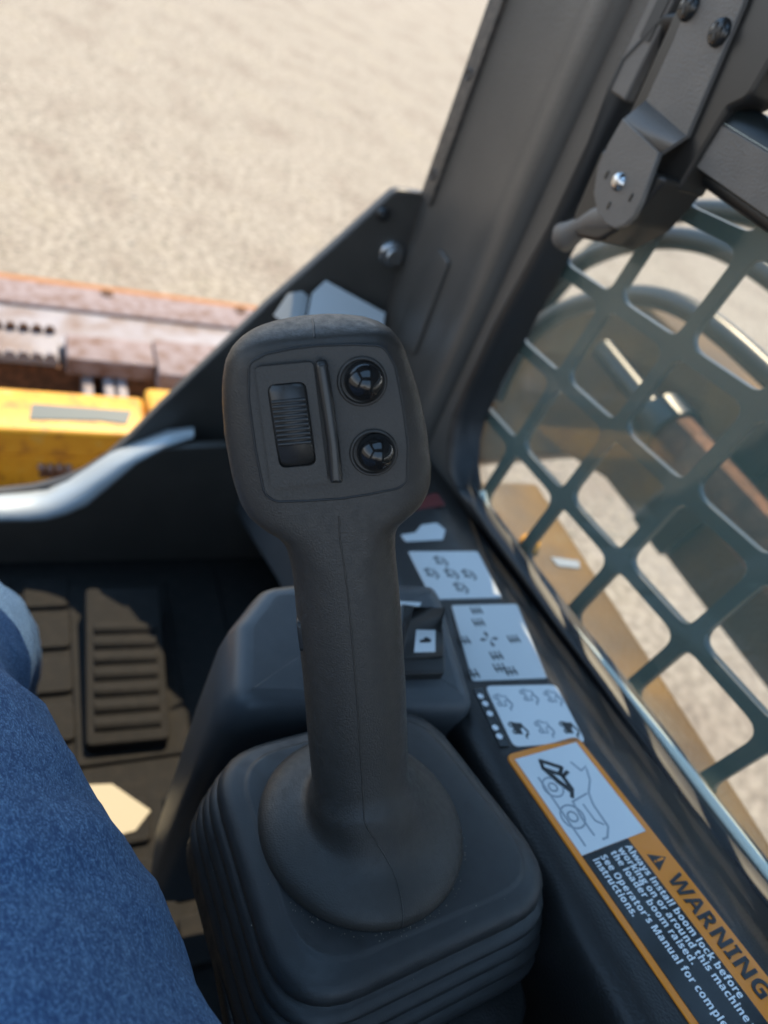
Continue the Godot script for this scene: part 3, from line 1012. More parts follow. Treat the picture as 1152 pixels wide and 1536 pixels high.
	s.prism(Shape.rounded([Vector2(-0.0198, 0.1858), Vector2(-0.0041, 0.1857), Vector2(-0.0049, 0.2206), Vector2(-0.0207, 0.2207)], 0.002), -0.0005, 0.0009)
	obj("switch_well", s, M.gasket_rubber, frame)
	# the roller: an arched key, ribbed across its middle
	var q := [Vector2(-0.0190, 0.1866), Vector2(-0.0047, 0.1867), Vector2(-0.0057, 0.2197), Vector2(-0.0200, 0.2196)]
	s = shape_at(stick * Transform3D(Basis(), Vector3(0, 0, zf)))
	var arch := []
	for i in 41:
		var t := i / 40.0
		var a: Vector2 = q[3].lerp(q[0], t)
		var b: Vector2 = q[2].lerp(q[1], t)
		var h := 0.0012 + 0.0042 * pow(maxf(0.0, 1.0 - pow((t - 0.42) / 0.60, 2.0)), 0.7)
		var nip := 0.0012 * maxf(0.0, 1.0 - minf(t, 1.0 - t) / 0.05)
		var w := (b - a).normalized()
		var ring := PackedVector3Array()
		for p in [[a, 0.0, 0.0], [a + w * nip, 0.0, h - 0.0008], [a + w * (0.0008 + nip), 0.0, h], [a.lerp(b, 0.5), 0.0, h + 0.0003], [b - w * (0.0008 + nip), 0.0, h], [b - w * nip, 0.0, h - 0.0008], [b, 0.0, 0.0]]:
			ring.append(Vector3(p[0].x, p[0].y, p[2]))
		arch.append(ring)
	s.loft(arch, 1)
	var roller := obj("roller_switch", s, M.smooth_plastic, j)
	for i in 10:
		var t := 0.185 + 0.515 * i / 9.0
		var a: Vector2 = q[3].lerp(q[0], t)
		var b: Vector2 = q[2].lerp(q[1], t)
		var h := 0.0014 + 0.0042 * pow(maxf(0.0, 1.0 - pow((t - 0.42) / 0.60, 2.0)), 0.7)
		s = shape_at(stick * Transform3D(Basis(), Vector3(0, 0, zf)))
		s.tube([Vector3(a.x, a.y, h).lerp(Vector3(b.x, b.y, h), 0.05), Vector3(a.x, a.y, h).lerp(Vector3(b.x, b.y, h), 0.95)], 0.00075, 8)
		obj("rib", s, M.smooth_plastic, roller)
	# fin between switch and buttons
	s = shape_at(stick * Transform3D(Basis(), Vector3(0, 0, zf)))
	s.prism(Shape.rounded([Vector2(0.0002, 0.1786), Vector2(0.0052, 0.1783), Vector2(0.0054, 0.1927), Vector2(0.0047, 0.2106), Vector2(0.0036, 0.2274), Vector2(-0.0011, 0.2276), Vector2(-0.0004, 0.2128), Vector2(0.0005, 0.1950)], [.001, .001, .03, .03, .002, .002, .03, .03], 3), -0.001, 0.0062, 0.0018, 0.0, 10, 4)
	obj("divider_fin", s, M.smooth_plastic, j)
	# two domed buttons in round collars
	for b in [[Vector2(0.0165, 0.2177), Vector2(0.0171, 0.2180)], [Vector2(0.0189, 0.1885), Vector2(0.0196, 0.1890)]]:
		s = shape_at(stick * Transform3D(Basis(), Vector3(b[0].x, b[0].y, zf)))
		s.lathe([[.0098, -.001], [.0099, .0010], [.0095, .0018], [.0086, .0018], [.0082, .0008], [.0080, -.0005]], 40)
		var collar := obj("button_collar", s, M.face_plastic, j)
		s = shape_at(stick * Transform3D(Basis(), Vector3(b[1].x, b[1].y, zf)))
		var dome := [[.0076, -.001], [.0077, .0022]]
		for k in 9:
			var a := PI / 2 * k / 8.0
			dome.append([maxf(.0001, .0077 * cos(a)), .0030 + .0072 * sin(a)])
		s.lathe(dome, 40)
		obj("button", s, M.gloss_black, j)
	# small trigger notch at the left of the grip
	s = shape_at(stick * Transform3D(Basis(Vector3(0, 0, 1), Vector3(0, 1, 0), Vector3(-1, 0, 0)), Vector3(-0.0208, 0.1007, 0.004)))
	s.prism(Shape.rounded(rect(-.006, -.008, .006, .008), .003), -.004, .0006, .0006)
	obj("side_button", s, M.gasket_rubber, j)

	# boot: square rubber bellows under the flared skirt
	var b := thing("joystick_boot", "black square rubber bellows boot at the joystick's foot", "boot", console(0.171, -0.143, -0.06))
	var bx := plane_c(console(0.171, -0.1435, 0.0145), deg_to_rad(8.0))
	var sq := func(hx: float, hy: float, z: float, r: float, sx := 0.0) -> PackedVector3Array:
		var ring := PackedVector3Array()
		for p in Shape.rounded([Vector2(-hx, -(.080 + (hy - .080) * (1.0 if hy < .080 else 0.45)) + 0.013 + sx), Vector2(hx + 0.004, -(.080 + (hy - .080) * (1.0 if hy < .080 else 0.45)) + 0.002 + sx), Vector2(hx + 0.007, hy + 0.014 + sx), Vector2(-hx, hy + 0.003 + sx)], r, 8):
			ring.append(bx * Vector3(p.x, p.y, z))
		return ring
	rings = []
	for r in [[.040, .050, 0.0, .024], [.0565, .0655, 0.0, .029], [.0578, .0668, -.0004, .0295], [.0586, .0676, -.0014, .030], [.0600, .0690, -.0020, .031], [.0640, .0728, -.0030, .034], [.0680, .0770, -.0052, .036], [.0702, .0794, -.0090, .037], [.0708, .080, -.0125, .037],
			[.0702, .0794, -.0150, .037], [.0670, .0760, -.0172, .036], [.0668, .0758, -.0184, .036], [.0705, .0795, -.0200, .037], [.0742, .0832, -.0222, .038], [.0750, .084, -.0250, .038], [.0742, .0832, -.0275, .038],
			[.0702, .079, -.0298, .037], [.0700, .0788, -.0310, .037], [.0738, .0828, -.0328, .038], [.0772, .0862, -.0350, .038], [.0780, .087, -.0380, .038], [.0772, .0862, -.0405, .038],
			[.0730, .082, -.0428, .037], [.0728, .0818, -.0440, .037], [.0768, .0858, -.0458, .038], [.0802, .0892, -.0480, .038], [.0810, .090, -.0515, .038], [.0798, .0888, -.0545, .038], [.0745, .0835, -.0570, .037], [.0743, .0833, -.0584, .037], [.079, .088, -.0604, .038], [.0826, .0916, -.063, .038], [.0832, .0922, -.0665, .038], [.082, .091, -.0695, .038], [.0815, .0905, -.0720, .038], [.083, .092, -.085, .038]]:
		rings.append(sq.call(r[0], r[1], r[2], r[3]))
	s = Shape.new()
	s.loft(rings, 1)
	obj("bellows", s, M.boot_rubber, b)

	# grit caught in the groove round the collar and on the folds
	var rng := RandomNumberGenerator.new()
	rng.seed = 12
	s = Shape.new()
	for k in 110:
		var a := rng.randf_range(-2.6, 0.3)
		var rad := 0.0568 + 0.0035 * pow(rng.randf(), 2.0)
		if k > 90:
			rad = rng.randf_range(.058, .085)
			a = rng.randf_range(-3.1, 0.6)
		var local := Vector2(-sin(a), cos(a)) * rad
		var at := pad.origin + pad.basis.x * local.x + pad.basis.y * local.y + pad.basis.z * (0.0 if rad < .062 else -.0008)
		var e := rng.randf_range(.00010, .00034)
		var turn := Basis.from_euler(Vector3(rng.randf() * 3, rng.randf() * 3, rng.randf() * 3)).scaled(Vector3.ONE * e)
		s.xf = Transform3D(turn, at)
		s.loft([PackedVector3Array([Vector3(-1, -1, -1), Vector3(1, -1, -.7), Vector3(.8, 1, -1), Vector3(-1, .9, -.8)]), PackedVector3Array([Vector3(-.6, -.7, .8), Vector3(.7, -.6, .6), Vector3(.5, .7, .9), Vector3(-.7, .6, .7)])], -3)
	var grit := obj("grit", s, M.dust_grain, b)
	grit.set_meta("kind", "stuff")

# ---------------------------------------------------------------- pod with the rocker switch
func build_switch_pod() -> void:
	var y := 0.905
	var p := thing("switch_pod", "slate coloured plastic pod with a rocker switch, in front of the boot", "control pod", Vector3(0.2, 0.6, -0.28))
	var top := [Vector2(0.1128, 0.2316), Vector2(0.1267, 0.2973), Vector2(0.1541, 0.3293), Vector2(0.1771, 0.3313), Vector2(0.2405, 0.3284), Vector2(0.2947, 0.3246), Vector2(0.2965, 0.3041), Vector2(0.2832, 0.2098)]
	top = Shape.rounded(top, [.018, .02, .02, .02, .02, .014, .02, .015], 5)
	var pts := PackedVector2Array(top)
	if Geometry2D.is_polygon_clockwise(pts):
		pts.reverse()
	var rings := []
	var mid := Vector2(0.20, 0.29)
	for r in [[-.012, 0.60, .016], [-.006, 0.80, .010], [-0.001, 0.872, .006], [0.0, 0.890, .002], [.0012, .8965, 0], [.0045, .9018, 0], [.0095, .9045, 0], [.014, .905, 0]]:
		var ring := PackedVector3Array()
		for q in Shape.inset(pts, maxf(r[0], 0.0)):
			var out: float = r[2] * clampf((mid.x - q.x) / 0.08, 0.0, 1.0)
			ring.append(Vector3(q.x - out, r[1], -q.y))
		rings.append(ring)
	var s := Shape.new()
	s.loft(rings, 1)
	obj("housing", s, M.pod_plastic, p)
	# rocker switch, tipped back
	s = shape_at(plane_y(y))
	s.prism(Shape.rounded([Vector2(0.2262, 0.2384), Vector2(0.2624, 0.2355), Vector2(0.2680, 0.2489), Vector2(0.2828, 0.2896), Vector2(0.2499, 0.2981)], .004), 0.0, 0.008, 0.002)
	var sw := obj("rocker_switch", s, M.smooth_plastic, p)
	var a: Vector3 = Vector3(0.2334, 0.9150, -0.2501)
	var c: Vector3 = Vector3(0.2643, 0.9150, -0.2482)
	var d: Vector3 = Vector3(0.2722, 0.9180, -0.2703)
	var e: Vector3 = Vector3(0.2452, 0.9180, -0.2736)
	var f: Vector3 = Vector3(0.2688, 0.9350, -0.2741)
	var g: Vector3 = Vector3(0.2452, 0.9350, -0.2768)
	s = Shape.new()
	var dn := Vector3(0, -0.012, 0)
	s.loft([PackedVector3Array([a, e, g, g + dn + Vector3(0, -0.012, 0), e + dn, a + dn * 0.6]), PackedVector3Array([c, d, f, f + dn + Vector3(0, -0.012, 0), d + dn, c + dn * 0.6])], -3)
	obj("rocker", s, M.smooth_plastic, sw)
	s = Shape.new()
	var up := Vector3(0, 0.0006, 0)
	var w := [a.lerp(c, .27).lerp(e.lerp(d, .24), .12), a.lerp(c, .80).lerp(e.lerp(d, .78), .12), a.lerp(c, .80).lerp(e.lerp(d, .78), .85), a.lerp(c, .27).lerp(e.lerp(d, .24), .85)]
	s.loft([PackedVector3Array([w[0], w[1], w[2], w[3]]), PackedVector3Array([w[0] + up, w[1] + up, w[2] + up, w[3] + up])], -3)
	var sym := obj("symbol_plate", s, M.label_white, sw)
	s = Shape.new()
	var m: Vector3 = (w[0] + w[1] + w[2] + w[3]) / 4 + up
	s.xf = Transform3D(Basis((w[1] - w[0]).normalized(), (w[3] - w[0]).normalized(), (w[1] - w[0]).cross(w[3] - w[0]).normalized()), m)
	s.prism([Vector2(-.0042, -.0015), Vector2(.004, -.0015), Vector2(.0045, .0005), Vector2(.0022, .0008), Vector2(.0015, .0026), Vector2(-.001, .0028), Vector2(-.0016, .0008), Vector2(-.0042, .0006)], 0.0, 0.0003)
	obj("symbol", s, M.print_black, sym)
	s = shape_at(plane_y(y))
	s.prism([Vector2(0.2483, 0.2903), Vector2(0.2602, 0.2894), Vector2(0.2721, 0.3026), Vector2(0.2536, 0.3050)], 0.0, 0.0008)
	var t := obj("pod_sticker", s, M.label_white, p)
	s = shape_at(plane_y(y))
	s.prism([Vector2(0.2529, 0.2937), Vector2(0.2559, 0.2928), Vector2(0.2617, 0.2994), Vector2(0.2578, 0.3009)], 0.0008, 0.0011)
	obj("symbol", s, M.print_black, t)

# ---------------------------------------------------------------- window latch at the top of the post
func build_latch() -> void:
	var l := thing("window_latch", "black bent window latch with a shiny rivet and ball-ended lever on the post", "latch", Vector3(0.415, 1.2, -0.49))
	# the bent bracket: upper strip on the wall, a step towards the room, a tongue with a round end
	var s := shape_at(plane_x(0.416))
	s.prism(Shape.rounded([Vector2(-0.5042, 1.2303), Vector2(-0.4470, 1.2259), Vector2(-0.4606, 1.3034), Vector2(-0.4655, 1.3199), Vector2(-0.5167, 1.3211), Vector2(-0.5071, 1.2712)], 0.0015), 0.0, 0.004, 0.001)
	var br := obj("bracket", s, M.latch_paint, l)
	var tongue := [Vector2(-0.4994, 1.2174), Vector2(-0.5018, 1.1983), Vector2(-0.5010, 1.1811), Vector2(-0.4908, 1.1646), Vector2(-0.4770, 1.1560), Vector2(-0.4613, 1.1537), Vector2(-0.4494, 1.1558), Vector2(-0.4420, 1.1619), Vector2(-0.4380, 1.1709), Vector2(-0.4386, 1.1825), Vector2(-0.4465, 1.2131)]
	s = shape_at(plane_x(0.400))
	s.prism(tongue, 0.0, 0.004, 0.001)
	obj("tongue", s, M.latch_paint, br)
	s = Shape.new()
	var k0: Vector3 = Vector3(0.4120, 1.2303, -0.5042)
	var k1: Vector3 = Vector3(0.4120, 1.2259, -0.4470)
	var k2: Vector3 = Vector3(0.3960, 1.2174, -0.4994)
	var k3: Vector3 = Vector3(0.3960, 1.2131, -0.4465)
	var thick := Vector3(.004, 0, 0)
	var lap := Vector3(0, .0015, 0)
	s.loft([PackedVector3Array([k0 + lap, k0 + thick + lap, k2 + thick - lap, k2 - lap]), PackedVector3Array([k1 + lap, k1 + thick + lap, k3 + thick - lap, k3 - lap])], -3)
	obj("bracket_step", s, M.latch_paint, br)
	s = shape_at(plane_x(0.396).translated_local(Vector3(-0.4700, 1.1823, 0)))
	var dome := [[.0065, -.001], [.0067, .0008]]
	for k in 6:
		var t := PI / 2 * k / 5.0
		dome.append([maxf(.0001, .0064 * cos(t)), .001 + .0035 * sin(t)])
	s.lathe(dome, 24)
	obj("rivet", s, M.bright_steel, br)
	for q in [[-0.4860, 1.1809], [-0.4674, 1.1654], [-0.4496, 1.1794]]:
		s = shape_at(plane_x(0.396).translated_local(Vector3(q[0], q[1], 0)))
		s.prism(Shape.rounded(rect(-.0015, -.003, .0012, .003), .001), -.001, .0006, .0004)
		obj("pry_mark", s, M.dark_screw, br)
	for q in [[-0.5072, 1.2913], [-0.4667, 1.2861]]:
		s = shape_at(plane_x(0.412).translated_local(Vector3(q[0], q[1], 0)))
		s.lathe([[.0088, -.001], [.0088, .0012], [.0078, .0032], [.0055, .0044], [.0025, .0048]], 24)
		var screw := obj("screw", s, M.dark_screw, l)
		s = shape_at(plane_x(0.4072).translated_local(Vector3(q[0], q[1], 0)))
		s.xf = s.xf * Transform3D(Basis(Vector3(0, 0, 1), 0.5), Vector3.ZERO)
		s.prism([Vector2(-.0052, -.0011), Vector2(-.0011, -.0011), Vector2(-.0011, -.0052), Vector2(.0011, -.0052), Vector2(.0011, -.0011), Vector2(.0052, -.0011), Vector2(.0052, .0011), Vector2(.0011, .0011), Vector2(.0011, .0052), Vector2(-.0011, .0052), Vector2(-.0011, .0011), Vector2(-.0052, .0011)], -.001, .0004)
		obj("cross_slot", s, M.gasket_rubber, screw)
	# lock body behind the bracket, then the lever with its ball
	s = shape_at(plane_x(0.4405))
	s.prism(Shape.rounded([Vector2(-.535, 1.42), Vector2(-.418, 1.42), Vector2(-.418, 1.262), Vector2(-.430, 1.252), Vector2(-.432, 1.195), Vector2(-.520, 1.195)], [.004, .004, .012, .004, .004, .004]), 0.0, 0.0240, 0.003)
	s.prism(Shape.rounded([Vector2(-.432, 1.203), Vector2(-.443, 1.165), Vector2(-.466, 1.138), Vector2(-.495, 1.128), Vector2(-.508, 1.140), Vector2(-.512, 1.192), Vector2(-.466, 1.196)], [.004, .02, .02, .02, .01, .004, .01]), 0.0005, 0.0395, 0.003)
	obj("lock_body", s, M.smooth_plastic, l)
	s = Shape.new()
	s.tube([Vector3(0.4090, 1.1601, -0.4653), Vector3(0.4090, 1.1471, -0.4863), Vector3(0.4090, 1.1344, -0.5012), Vector3(0.4090, 1.1252, -0.5094), Vector3(0.4090, 1.1185, -0.5158), Vector3(0.4090, 1.1137, -0.5208)], [.013, .011, .0085, .0105, .0125, .0075], 16)
	obj("lever", s, M.latch_paint, l)
	# slotted keeper beside the bracket
	s = shape_at(plane_x(0.4300))
	s.prism(Shape.rounded(rect(-.566, 1.222, -.5395, 1.45), .002), 0.0, .0085, .002)
	var keeper := obj("keeper_strip", s, M.latch_paint, l)
	s = shape_at(plane_x(0.4214))
	s.prism(Shape.rounded(rect(-.556, 1.262, -.543, 1.40), .002), 0.0, .0008)
	obj("slot", s, M.gasket_rubber, keeper)

# ---------------------------------------------------------------- stickers
func ribbon(s: Shape, pts: Array, width: float, z0: float, z1: float, closed := false) -> void:
	var n := pts.size()
	for i in (n if closed else n - 1):
		var a: Vector2 = pts[i]
		var b: Vector2 = pts[(i + 1) % n]
		var d := (b - a).normalized() * width / 2
		var m := Vector2(-d.y, d.x)
		s.prism([a - m - d * 0.5, b - m + d * 0.5, b + m + d * 0.5, a + m - d * 0.5], z0, z1)

func circle(c: Vector2, r: float, n := 16) -> Array:
	var out := []
	for k in n:
		out.append(c + Vector2.from_angle(TAU * k / n) * r)
	return out

func lettering(called: String, text: String, size: float, at: Transform3D, m: Material, parent: Node3D, squeeze := 1.0, bold := true) -> void:
	var font := SystemFont.new()
	font.font_names = PackedStringArray(["Droid Sans"])
	font.font_weight = 700 if bold else 400
	var t := TextMesh.new()
	t.text = text
	t.font = font
	t.font_size = 32
	t.pixel_size = size / 32.0
	t.depth = 0.0003
	t.curve_step = 2.0
	t.horizontal_alignment = HORIZONTAL_ALIGNMENT_LEFT
	t.vertical_alignment = VERTICAL_ALIGNMENT_BOTTOM
	obj(called, t, m, parent, at * Transform3D(Basis.from_scale(Vector3(squeeze, 1, 1)), Vector3.ZERO))

func plate_sticker(called: String, label: String, corners: Array, r: float, m: Material, group := "") -> Node3D:
	var mid := Vector2.ZERO
	for q in corners:
		mid += q / corners.size()
	var t := thing(called, label, "sticker", console(mid.x, mid.y), group)
	# corners are (x, z) on the console; the sticker's own axes are (along, across)
	var pts := []
	for q in corners:
		pts.append(Vector2((q.y) * sqrt(1 + SLOPE * SLOPE), q.x))
	var s := shape_at(plane_c(console(0, 0)))
	s.prism(Shape.rounded(pts, r, 4), -0.0004, 0.0010, 0.0004)
	obj("backing", s, m, t)
	return t

# a loader seen from the side: cab, wheels, raised arm and its bucket; u runs along the console
func small_machine(s: Shape, c: Vector2, r: float, z0: float, z1: float, solid: bool) -> void:
	var f := func(u: float, v: float) -> Vector2: return c + Vector2(u, v) * r
	if solid:
		s.prism([f.call(-.9, -.5), f.call(.7, -.6), f.call(.9, .1), f.call(.2, .2), f.call(.0, .7), f.call(-.5, .7), f.call(-.6, .1)], z0, z1)
	else:
		ribbon(s, [f.call(-.9, -.4), f.call(.7, -.4), f.call(.8, .1), f.call(.2, .15), f.call(.0, .7), f.call(-.5, .7), f.call(-.6, .1), f.call(-.9, .0)], .0007, z0, z1, true)
	for w in [-.5, .45]:
		ribbon(s, circle(f.call(w, -.6), r * .27, 9), .0007, z0, z1 + .0001, true)
	ribbon(s, [f.call(-.2, .6), f.call(.7, .9), f.call(1.1, .5)], .0009, z0, z1 + .0002)
	ribbon(s, [f.call(1.0, .8), f.call(1.1, .4), f.call(1.45, .35)], .0010, z0, z1)

func cxy(x: float, z: float) -> Vector2:
	return Vector2(z * sqrt(1 + SLOPE * SLOPE), x)

func print_on(called: String, t: Node3D, m: Material, draw: Callable) -> void:
	var s := shape_at(plane_c(console(0, 0)))
	draw.call(s)
	obj(called, s, m, t)

func build_stickers() -> void:
	var z0 := 0.0010
	var z1 := 0.0013
	# far sticker, four small signs about a centre
	var t := plate_sticker("control_sticker", "white sticker with five small black signs, farthest full one on the console", [Vector2(0.3115, -0.3944), Vector2(0.3843, -0.3922), Vector2(0.3745, -0.3282), Vector2(0.3061, -0.3304)], .002, M.label_gray, "white control stickers on the console")
	for q in [Vector2(0.3378, -0.3801), Vector2(0.3207, -0.3641), Vector2(0.3401, -0.3623), Vector2(0.3573, -0.3605), Vector2(0.3402, -0.3435)]:
		print_on("pictogram", t, M.print_black, func(s: Shape): small_machine(s, cxy(q.x, q.y), .0062, z0, z1, false))
	# middle sticker: a cross of arrows with bars above and below
	t = plate_sticker("control_sticker", "white sticker with a black cross of arrows, beside the rocker switch pod", [Vector2(0.3207, -0.3219), Vector2(0.3851, -0.3188), Vector2(0.3633, -0.2360), Vector2(0.2982, -0.2415)], .002, M.label_gray, "white control stickers on the console")
	for q in [Vector2(0.3348, -0.2807)]:
		print_on("arrow_cross", t, M.print_black, func(s: Shape):
			for d in [Vector2(1, 0), Vector2(-1, 0), Vector2(0, 1), Vector2(0, -1)]:
				var c := cxy(q.x, q.y)
				var n := Vector2(-d.y, d.x)
				s.prism([c + d * .0022 + n * .0005, c + d * .0052 + n * .0005, c + d * .0052 + n * .0020, c + d * .0088, c + d * .0052 - n * .0020, c + d * .0052 - n * .0005, c + d * .0022 - n * .0005], z0, z1))
	for q in [Vector2(0.3406, -0.3138), Vector2(0.3351, -0.2999), Vector2(0.3316, -0.2628), Vector2(0.3277, -0.2506), Vector2(0.3574, -0.2785), Vector2(0.3115, -0.2816), Vector2(0.3015, -0.2477), Vector2(0.3351, -0.2463)]:
		print_on("pictogram", t, M.print_black, func(s: Shape):
			for k in 3:
				ribbon(s, [cxy(q.x - .004 + .004 * k, q.y - .004), cxy(q.x - .004 + .004 * k, q.y + .004)], .0012, z0, z1)
			ribbon(s, [cxy(q.x - .005, q.y + .001), cxy(q.x + .005, q.y + .001)], .0012, z0, z1))
	# near sticker: six sketches
	t = plate_sticker("control_sticker", "white sticker with six small bucket sketches, just above the orange warning label", [Vector2(0.3059, -0.2353), Vector2(0.3668, -0.2288), Vector2(0.3583, -0.1763), Vector2(0.2996, -0.1819)], .005, M.label_white, "white control stickers on the console")
	var spots := [Vector2(0.3127, -0.2205), Vector2(0.3370, -0.2222), Vector2(0.3566, -0.2182), Vector2(0.3114, -0.1959), Vector2(0.3323, -0.1933), Vector2(0.3523, -0.1902)]
	for k in 6:
		var q: Vector2 = spots[k]
		print_on("pictogram", t, M.print_black if k in [3, 5] else M.print_gray, func(s: Shape):
			small_machine(s, cxy(q.x, q.y), .0066, z0, z1, k in [3, 5]))
	# narrow black strip with white dots beside it
	t = plate_sticker("dot_strip", "narrow black strip with small white symbols on the console's left edge", [Vector2(0.2949, -0.2342), Vector2(0.3036, -0.2344), Vector2(0.2969, -0.1829), Vector2(0.2894, -0.1831)], .001, M.label_black)
	for q in [Vector2(0.2970, -0.2264), Vector2(0.2972, -0.2195), Vector2(0.2962, -0.2106), Vector2(0.2939, -0.1986), Vector2(0.2931, -0.1913)]:
		print_on("symbol", t, M.print_white, func(s: Shape):
			s.prism(circle(cxy(q.x, q.y), .0024, 9), z0, z1))
	# torn remnant and red mark at the far end
	t = plate_sticker("torn_sticker", "torn scrap of white sticker at the far end of the console", [Vector2(0.3146, -0.4191), Vector2(0.3306, -0.4220), Vector2(0.3434, -0.4345), Vector2(0.3619, -0.4377), Vector2(0.3659, -0.4258), Vector2(0.3558, -0.4112), Vector2(0.3151, -0.4090)], .002, M.label_gray)
	t = plate_sticker("red_sticker", "dark red sticker behind the joystick head at the console's far end", [Vector2(0.3466, -0.4749), Vector2(0.3871, -0.4903), Vector2(0.3869, -0.4685), Vector2(0.3371, -0.4565)], .002, M.label_red)

	# warning label
	var w := thing("warning_label", "orange and black WARNING label with a white loader picture", "warning label", console(0.31, -0.05))
	var o: Vector2 = Vector2(-0.1765, 0.2895)           # far left corner (z, x)
	var ax := plane_c(console(o.y, o.x, 0.0), deg_to_rad(5.2901))
	var pc := func(s: Shape, pts: Array, h0: float, h1: float, r := 0.0) -> void:
		s.prism(Shape.rounded(pts, r, 4) if r > 0.0 else pts, h0, h1)
	var s := shape_at(ax)
	s.prism(Shape.rounded(rect(0.0, 0.0, 0.30, 0.0655), 0.006), -0.0004, 0.0010, 0.0004)
	obj("backing", s, M.label_orange, w)
	s = shape_at(ax)
	s.prism(rect(0.0050, 0.0045, 0.0765, 0.0600), 0.0010, 0.0014)
	var picture := obj("picture_panel", s, M.label_white, w)
	s = shape_at(ax)
	s.prism(rect(0.0768, 0.0045, 0.296, 0.0435), 0.0010, 0.0014)
	obj("text_panel", s, M.label_black, w)
	# picture: loader in grey outline with its boom in black
	s = shape_at(ax)
	ribbon(s, [Vector2(.026, .052), Vector2(.034, .048), Vector2(.042, .040), Vector2(.050, .037), Vector2(.066, .036), Vector2(.072, .030), Vector2(.072, .026)], .0012, .0014, .0017)
	ribbon(s, [Vector2(.022, .012), Vector2(.072, .011)], .0012, .0014, .0017)
	ribbon(s, [Vector2(.042, .038), Vector2(.044, .024), Vector2(.056, .022), Vector2(.068, .022)], .0012, .0014, .0017)
	ribbon(s, [Vector2(.048, .030), Vector2(.060, .030), Vector2(.064, .034)], .0010, .0014, .0017)
	ribbon(s, [Vector2(.018, .044), Vector2(.026, .047), Vector2(.024, .053)], .0010, .0014, .0017)
	for q in [[.031, .0175, .0072], [.031, .0175, .0030], [.053, .0165, .0082], [.053, .0165, .0034]]:
		ribbon(s, circle(Vector2(q[0], q[1]), q[2], 18), .0011, .0014, .0017, true)
	obj("loader_outline", s, M.print_gray, picture)
	s = shape_at(ax)
	ribbon(s, [Vector2(.011, .022), Vector2(.020, .034), Vector2(.024, .029), Vector2(.017, .020), Vector2(.011, .022)], .0026, .0014, .0018)
	ribbon(s, [Vector2(.018, .021), Vector2(.028, .024), Vector2(.036, .028)], .0034, .0014, .0018)
	ribbon(s, [Vector2(.024, .036), Vector2(.026, .030), Vector2(.036, .030), Vector2(.041, .026)], .0026, .0014, .0018)
	obj("boom_sketch", s, M.print_black, picture)
	# alert triangle and words
	s = shape_at(ax)
	s.prism([Vector2(.0895, .0485), Vector2(.1005, .0485), Vector2(.0950, .0600)], .0010, .0013)
	var tri := obj("alert_triangle", s, M.print_black, w)
	s = shape_at(ax)
	s.prism([Vector2(.0944, .0520), Vector2(.0956, .0520), Vector2(.0958, .0575), Vector2(.0942, .0575)], .0013, .0015)
	s.prism(circle(Vector2(.0950, .0503), .0008, 8), .0013, .0015)
	obj("exclamation_mark", s, M.label_orange, tri)
	var at := func(u: float, v: float) -> Transform3D: return ax * Transform3D(Basis(), Vector3(u, v, 0.0014))
	lettering("warning_word", "WARNING", 0.0160, at.call(.1055, .0455), M.print_black, w, 0.93)
	var lines := ["Always install boom lock before", "working on or around this machine with", "the loader boom raised.", "See Operator's Manual for complete", "instructions."]
	var rows := [.0355, .0290, .0225, .0140, .0075]
	for k in 5:
		lettering("text_line", lines[k], 0.0068, at.call(.0805, rows[k]), M.print_white, w, 0.88)

	# pale folded sheet that leans out from the slanted front plate
	t = thing("folded_sheet", "pale bluish folded sheet leaning out from the slanted front plate above the joystick head", "sheet", Vector3(0.3461, 0.8809, -0.7900))
	for q in [[Vector3(0.3116, 0.8980, -0.7834), Vector3(0.3280, 0.9114, -0.7942), Vector3(0.4098, 0.8887, -0.7760), Vector3(0.4069, 0.8639, -0.7561), Vector3(0.3029, 0.8553, -0.7492), M.label_white], [Vector3(0.2666, 0.8697, -0.7700), Vector3(0.2850, 0.8898, -0.7907), Vector3(0.3039, 0.8918, -0.7970), Vector3(0.3134, 0.8862, -0.7949), Vector3(0.3054, 0.8493, -0.7634), M.label_gray]]:
		var up2 := Vector3(0, .0008, .0008)
		s = Shape.new()
		var ring_a := PackedVector3Array([q[0], q[1], q[2], q[3], q[4]])
		var ring_b := PackedVector3Array([q[0] + up2, q[1] + up2, q[2] + up2, q[3] + up2, q[4] + up2])
		s.loft([ring_a, ring_b], -3)
		obj("fold", s, q[5], t)

